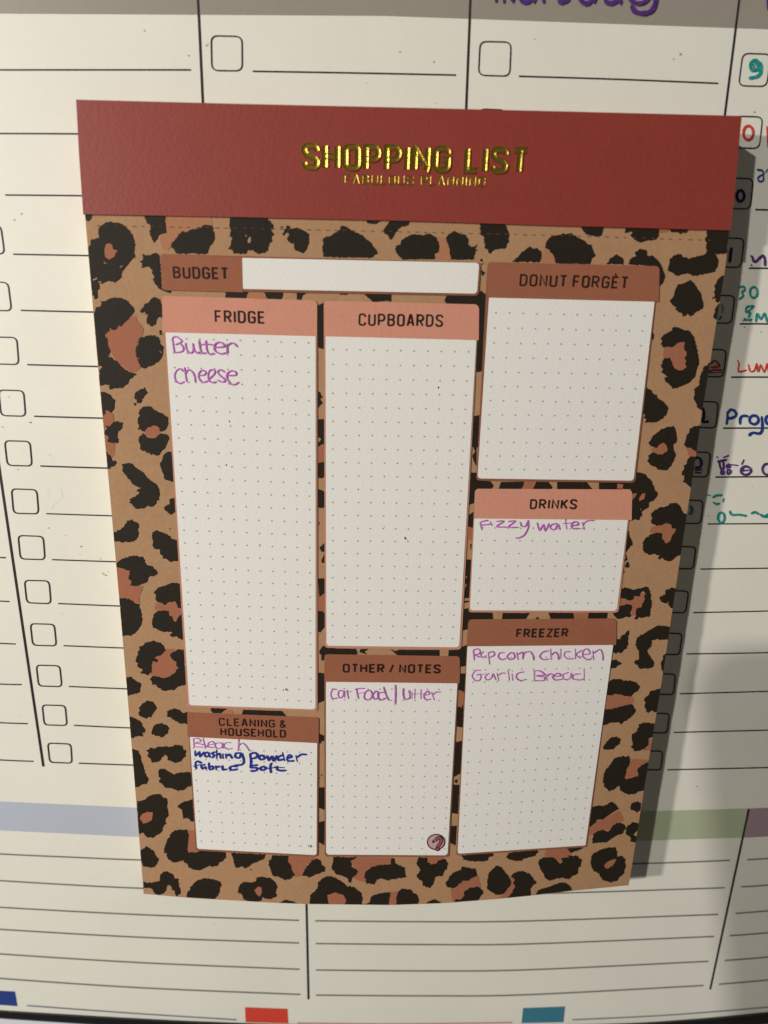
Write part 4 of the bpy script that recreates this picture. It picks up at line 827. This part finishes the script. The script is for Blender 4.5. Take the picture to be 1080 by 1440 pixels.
FIZ = [[(85, 82), (92, 115), (100, 142)], [(80, 85), (115, 72), (150, 66)], [(92, 106), (140, 100), (178, 96)], [(165, 76), (180, 108)], [(215, 75), (275, 74), (218, 115), (300, 120)], [(310, 76), (368, 72), (312, 119), (390, 122)], [(405, 80), (415, 110), (448, 114), (465, 72)], [(468, 65), (470, 120), (440, 180), (402, 204), (370, 208)],
       [(540, 85), (560, 145), (590, 102), (605, 150), (635, 90)], [(700, 90), (652, 104), (646, 130), (680, 140), (706, 100), (722, 140)], [(765, 56), (775, 136)], [(745, 92), (815, 86)], [(810, 110), (868, 100), (850, 76), (816, 94), (822, 130), (880, 130)], [(900, 80), (915, 140)], [(910, 102), (940, 72), (1000, 68)]]
section('drinks_panel', 'small salmon headed panel with two purple words', [(668, 687.3), (889, 688.3), (869.8, 861.6), (658.8, 861)], [(667, 729.2), (883, 731.3), (867.4, 859), (661, 858.3)], 'pink', 'border_pink', (5, 6, 5, 4), (1, 1, 5, 4),
        [('DRINKS', (746.4, 709), (810, 709), 14.2)], [(678.8, 742), (869.5, 744.4), (859.8, 847.8), (672, 848.5)], 12, 7, [('purple handwritten fizzy water', FIZ, 660, 720, 5.684, 1.75, 'pen')])
POP = [[(55, 72), (58, 110), (62, 150)], [(55, 76), (88, 65), (106, 84), (94, 104), (66, 110), (104, 128)], [(132, 86), (110, 106), (124, 130), (152, 116)], [(165, 92), (175, 180)], [(166, 96), (200, 86), (211, 110), (176, 130)], [(285, 95), (250, 96), (240, 125), (265, 145), (296, 136)], [(330, 96), (305, 120), (325, 145), (360, 130), (350, 96), (325, 94)], [(375, 92), (386, 146)], [(386, 108), (418, 90), (421, 142)], [(421, 130), (432, 96), (470, 86), (494, 110), (501, 150)],
       [(610, 80), (570, 90), (546, 120), (570, 145), (612, 140)], [(625, 66), (631, 146)], [(631, 112), (660, 90), (680, 110), (686, 146)], [(700, 66), (700, 136)], [(775, 86), (736, 90), (731, 120), (760, 141), (800, 136)], [(810, 66), (811, 141)], [(860, 76), (816, 106), (850, 136)], [(862, 110), (918, 100), (900, 66), (871, 80), (866, 120), (900, 146), (932, 136)], [(940, 80), (946, 146)], [(946, 98), (990, 70), (1010, 95), (1016, 151)]]
GAR = [[(110, 226), (75, 226), (46, 265), (70, 300), (104, 296), (110, 256), (80, 260)], [(110, 256), (150, 250)], [(170, 246), (141, 275), (160, 296), (190, 280), (200, 250), (221, 296)], [(230, 246), (241, 300)], [(241, 262), (262, 246), (292, 246)], [(310, 221), (321, 296)], [(340, 250), (346, 300)], [(340, 228), (342, 232)], [(430, 236), (386, 246), (371, 275), (400, 300), (446, 291)],
       [(505, 226), (506, 300)], [(505, 226), (550, 231), (580, 258), (520, 265), (581, 276), (570, 300), (506, 301)], [(590, 252), (600, 300)], [(600, 270), (620, 250), (642, 258)], [(642, 270), (700, 265), (680, 246), (642, 270), (660, 296), (711, 290)], [(762, 241), (722, 255), (726, 290), (770, 285), (781, 246), (790, 292)], [(850, 250), (800, 258), (798, 288), (850, 296), (874, 285)], [(875, 211), (876, 300)]]
section('freezer_panel', 'terracotta headed panel at the lower right with two purple lines', [(658.4, 871), (867, 869.7), (824.8, 1191.3), (641.6, 1203.2)], [(657.4, 909), (862.4, 907), (823.4, 1188.8), (643.4, 1200.6)], 'brown', 'border_brown', (5, 6, 2, 4), (1, 1, 2, 4),
        [('FREEZER', (727, 890.5), (797.6, 889.6), 12.6)], [(667, 925.3), (848.5, 923), (817.5, 1178.5), (651, 1190.5)], 12, 18, [('purple handwritten popcorn chicken', POP, 655, 900, 5.268, 1.7, 'pen'), ('purple handwritten garlic bread', GAR, 655, 900, 5.268, 1.55, 'pen')])
CAT = [[(125, 106), (96, 106), (81, 140), (95, 175), (131, 170)], [(170, 116), (145, 116), (136, 145), (150, 170), (174, 155), (180, 116), (186, 166)], [(205, 110), (208, 140), (216, 176)], [(185, 126), (236, 122)], [(275, 106), (282, 140), (291, 176)], [(265, 106), (300, 98), (336, 98)], [(285, 136), (331, 130)], [(342, 128), (332, 162), (350, 184), (384, 175), (394, 136), (372, 112), (342, 125)],
       [(418, 120), (397, 150), (415, 180), (440, 162), (432, 122), (415, 118)], [(486, 130), (448, 130), (437, 160), (460, 186), (496, 170)], [(480, 86), (500, 150), (521, 190)], [(570, 70), (571, 145), (568, 221)], [(630, 96), (630, 150), (645, 181), (680, 165), (672, 112)], [(690, 126), (691, 176)], [(720, 106), (718, 176)], [(705, 141), (790, 138)], [(765, 106), (765, 176)], [(790, 150), (830, 140), (815, 118), (787, 150), (800, 181), (840, 180)], [(845, 126), (866, 186)], [(856, 146), (880, 126), (911, 125)]]
oth = section('notes_panel', 'terracotta headed panel in the middle foot with a purple line and a flamingo badge', [(456, 920), (646.8, 922.8), (631.2, 1205.4), (456.6, 1204.4)], [(458.4, 958.8), (643.2, 961), (629.4, 1202.8), (458.6, 1201.8)], 'brown', 'border_brown', (4, 5, 4, 4), (1, 1, 5, 5),
        [('OTHER / NOTES', (483, 939.6), (618, 940.7), 12.8)], [(467.4, 968.5), (634, 969.8), (625, 1193.6), (466.6, 1192)], 11, 16, [('purple handwritten cat food and litter', CAT, 450, 950, 5.4, 1.6, 'pen')])
BLE = [[(70, 112), (74, 150), (76, 185)], [(70, 116), (108, 110), (135, 134), (85, 150), (130, 158), (190, 184), (76, 182)], [(152, 106), (160, 150), (176, 186)], [(196, 165), (245, 156), (230, 136), (196, 150), (196, 180), (242, 190)], [(310, 150), (265, 150), (251, 175), (275, 196), (308, 186), (314, 150), (321, 196)], [(385, 146), (340, 150), (326, 180), (360, 200), (396, 195)], [(452, 112), (451, 170), (446, 216)], [(446, 178), (480, 150), (510, 170), (546, 221)]]
WAS = [[(85, 215), (90, 255), (120, 228), (126, 264), (160, 225)], [(190, 226), (166, 240), (175, 265), (200, 255), (196, 226), (211, 270)], [(250, 226), (226, 236), (246, 255), (226, 275)], [(265, 211), (266, 280)], [(266, 252), (290, 241), (300, 280)], [(316, 241), (320, 280)], [(340, 241), (346, 280)], [(346, 262), (372, 246), (396, 280)], [(470, 236), (430, 236), (421, 265), (455, 275), (475, 240), (495, 300), (480, 330), (440, 336), (405, 342)],
       [(545, 240), (555, 300), (552, 345)], [(545, 246), (580, 231), (610, 250), (590, 275), (560, 281)], [(642, 250), (621, 270), (640, 290), (670, 276), (650, 250)], [(690, 256), (705, 295), (730, 262), (746, 300), (770, 256)], [(820, 252), (781, 270), (790, 295), (830, 285)], [(822, 231), (841, 300)], [(862, 280), (900, 266), (880, 250), (861, 275), (870, 300), (921, 300)], [(935, 256), (946, 305)], [(946, 272), (980, 246), (1026, 248)]]
FAB = [[(88, 318), (88, 345), (98, 366)], [(74, 346), (132, 330)], [(86, 318), (104, 304), (140, 318)], [(166, 332), (137, 342), (146, 366), (170, 352), (177, 370)], [(200, 316), (206, 370), (236, 366), (231, 346), (207, 352)], [(257, 342), (262, 376)], [(262, 360), (278, 348), (292, 352)], [(313, 340), (318, 374), (350, 370)], [(440, 350), (396, 345), (374, 362), (396, 378), (440, 370)],
       [(608, 336), (560, 341), (554, 357), (596, 358), (608, 370), (590, 384), (552, 384)], [(652, 346), (631, 365), (655, 379), (681, 361), (652, 346)], [(727, 318), (716, 352), (723, 401)], [(690, 366), (760, 356)], [(772, 346), (775, 372), (800, 382), (846, 382)], [(752, 352), (836, 358)]]
section('cleaning_panel', 'terracotta headed panel at the lower left with purple and blue handwriting', [(263.3, 1001.7), (448.3, 1009), (447.2, 1205), (275.5, 1196.2)], [(266.9, 1036.3), (446, 1045), (445.2, 1202.6), (277.3, 1193.6)], 'brown', 'border_brown', (2, 3, 4, 3), (1, 1, 4, 3),
        [('CLEANING &', (308.4, 1015), (400.8, 1018.3), 11.2), ('HOUSEHOLD', (310.6, 1028.9), (400.6, 1032), 11.2)], [(272, 1052), (437.6, 1058.5), (438, 1191), (283, 1182.6)], 11, 10,
        [('purple handwritten bleach', BLE, 260, 1020, 6, 1.2, 'pen'), ('blue handwritten washing powder', WAS, 260, 1020, 6, 2.7, 'pen_blue'), ('blue handwritten fabric soft', FAB, 260, 1020, 6, 2.7, 'pen_blue')], thick=1.85, marks=((437, 1190, 1.4), (434, 1189.5, 1.0)))
# small flamingo badge
lg = MB()
def lp(x, y): return (590 + x / 21.6, 1160 + y / 21.6)
lg.poly([P(*lp(500 + 268 * math.cos(a), 520 + 232 * math.sin(a)), 0.00036) for a in [2 * math.pi * i / 32 for i in range(32)]], 'logo_pink')
ribbon(lg, [lp(500 + 262 * math.cos(a), 520 + 228 * math.sin(a)) for a in [2 * math.pi * i / 40 for i in range(40)]], 1.7, 'logo_dark', P, 0.00038, closed=True, rise=0)
neck = smooth([lp(*p) for p in [(500, 455), (540, 415), (600, 400), (650, 440), (650, 520), (600, 600), (550, 680), (545, 735)]], 5)
ribbon(lg, neck, 5.4, 'logo_dark', P, 0.00040, rise=0)
ribbon(lg, neck, 3.2, 'logo_mid', P, 0.00042, rise=0)
disc(lg, *lp(545, 735), 3.4, 3.1, 'logo_dark', P, 0.00043, 16); disc(lg, *lp(545, 730), 2.0, 1.9, 'logo_mid', P, 0.00044, 14)
lg.poly([P(*lp(*p), 0.00043) for p in [(385, 480), (430, 440), (500, 440), (540, 480), (480, 520), (440, 530), (410, 565), (390, 560)]], 'logo_dark')
lg.poly([P(*lp(*p), 0.00044) for p in [(445, 465), (480, 450), (500, 480), (460, 500)]], 'logo_pink')
lg.build('flamingo_badge', oth, pbase, tri=True)

# ------------------------------------------------------------------ red header with foil lettering
HL = 0.0004
hdr = MB(); nx, ny = 40, 14
LFT = [(140, 107), (220, 111.2), (301.2, 117)]; RGT = [(163, 1043.2), (240, 1036.5), (324, 1028)]
TPE = [(107, 140), (320, 145.6), (540, 150.6), (800, 156.8), (1043.2, 163)]
def hpt(u, v):
    xt = 107 + (1043.2 - 107) * u; yt = interp(TPE, xt)
    xb = 117 + (1028 - 117) * u; yb = interp(HEADB, xb)
    return xt + (xb - xt) * v + (interp(LFT, 140 + 161 * v) - (107 + 10 * v)) * (1 - u), yt + (yb - yt) * v
rows = [[P(*hpt(i / nx, j / ny), HL) for i in range(nx + 1)] for j in range(ny + 1)]
for a, b in zip(rows, rows[1:]):
    for i in range(nx): hdr.poly([a[i], a[i + 1], b[i + 1], b[i]], 'red')
hb = rows[0] + [r[-1] for r in rows[1:]] + rows[-1][::-1][1:] + [r[0] for r in rows[::-1]][1:-1]
n = len(hb)
for i in range(n):
    a, b = hb[i], hb[(i + 1) % n]
    depth = 0.00036 if rows[-1][0].z - 1e-6 > min(a.z, b.z) and abs(a.z - b.z) < 0.0006 and i > nx + ny else 0.0066
    o = Vector((0, depth, 0))
    hdr.poly([a, a + o, b + o, b], 'red')
header = hdr.build('header_band', pad, pbase)
def foil(strokes, w, name, deep):
    mb = MB(); k = 0
    for st in strokes:
        q = []
        for p in st:
            if not q or math.hypot(p[0] - q[-1][0], p[1] - q[-1][1]) > 0.3: q.append(p)
        # finer steps so the hand-pressed foil is not dead straight
        qq = []
        for a, b in zip(q, q[1:]):
            l = math.hypot(b[0] - a[0], b[1] - a[1]); s = max(1, int(l / 1.6))
            for i in range(s): qq.append((a[0] + (b[0] - a[0]) * i / s, a[1] + (b[1] - a[1]) * i / s))
        qq.append(q[-1]); q = qq
        ns = mitres(q); prof = [(-.5, 0.0), (-.48, 1.0), (-.36, 0.9), (-.16, 0.30), (.16, 0.30), (.36, 0.9), (.48, 1.0), (.5, 0.0)]
        rws = []
        for i, (p, nn) in enumerate(zip(q, ns)):
            row = []
            for off, z in prof:
                jz = random.uniform(-.05, .05) if 0 < z else 0
                row.append(P(p[0] + nn[0] * off * w, p[1] + nn[1] * off * w, HL + 0.000004 * (k % 5) + deep * max(0.02, z + jz)))
            rws.append(row)
        for a, b in zip(rws, rws[1:]):
            for i in range(len(prof) - 1): mb.poly([a[i], a[i + 1], b[i + 1], b[i]], 'gold')
        k += 1
    o = mb.build(name, header, pbase)
    return o
foil(letters('SHOPPING LIST', (428, 219.5), (739, 226), 30.0, gap=0.36, space=0.85), 9.5, 'foil_title', 0.00020)
foil(letters('FABULOUS PLANNING', (484.5, 251.7), (681, 255.3), 11.6, gap=0.36, space=0.8), 2.9, 'foil_subtitle', 0.00010)
# magnet strip that holds the pad on the board
mg = MB()
c = [P(180, 170), P(980, 188), P(972, 300), P(186, 285)]
yf, yb_ = -0.00075, -0.0001
fr4 = [Vector((v.x, yf, v.z)) for v in c]; bk4 = [Vector((v.x, yb_, v.z)) for v in c]
mg.poly(fr4, 'magnet'); mg.poly(bk4[::-1], 'magnet')
for i in range(4): mg.poly([fr4[i], bk4[i], bk4[(i + 1) % 4], fr4[(i + 1) % 4]], 'magnet')
mg.build('magnet_strip', pad, pbase)

# ------------------------------------------------------------------ the phone that takes the picture: its shadow falls on the board at the right
def phone():
    t = thing('smartphone', 'dark smartphone held up in front of the whiteboard', 'phone', cam.matrix_world @ Vector((-0.026, -0.045, 0.012)))
    mb = MB()
    x0, x1, y0, y1, r = -0.0785, 0.004, -0.118, 0.030, 0.013
    ring = []
    for cx, cy, a0 in ((x1 - r, y1 - r, 0), (x0 + r, y1 - r, 90), (x0 + r, y0 + r, 180), (x1 - r, y0 + r, 270)):
        ring += arc(cx, cy, r, r, a0, a0 + 90, 8)
    f = [cam.matrix_world @ Vector((x, y, 0.007)) for x, y in ring]; b = [cam.matrix_world @ Vector((x, y, 0.015)) for x, y in ring]
    mb.poly(f, 'phone'); mb.poly(b[::-1], 'phone')
    for i in range(len(f)): mb.poly([f[i], b[i], b[(i + 1) % len(f)], f[(i + 1) % len(f)]], 'phone')
    mb.build('phone_body', t, t.location.copy())
phone()

scene.cycles.samples = 128
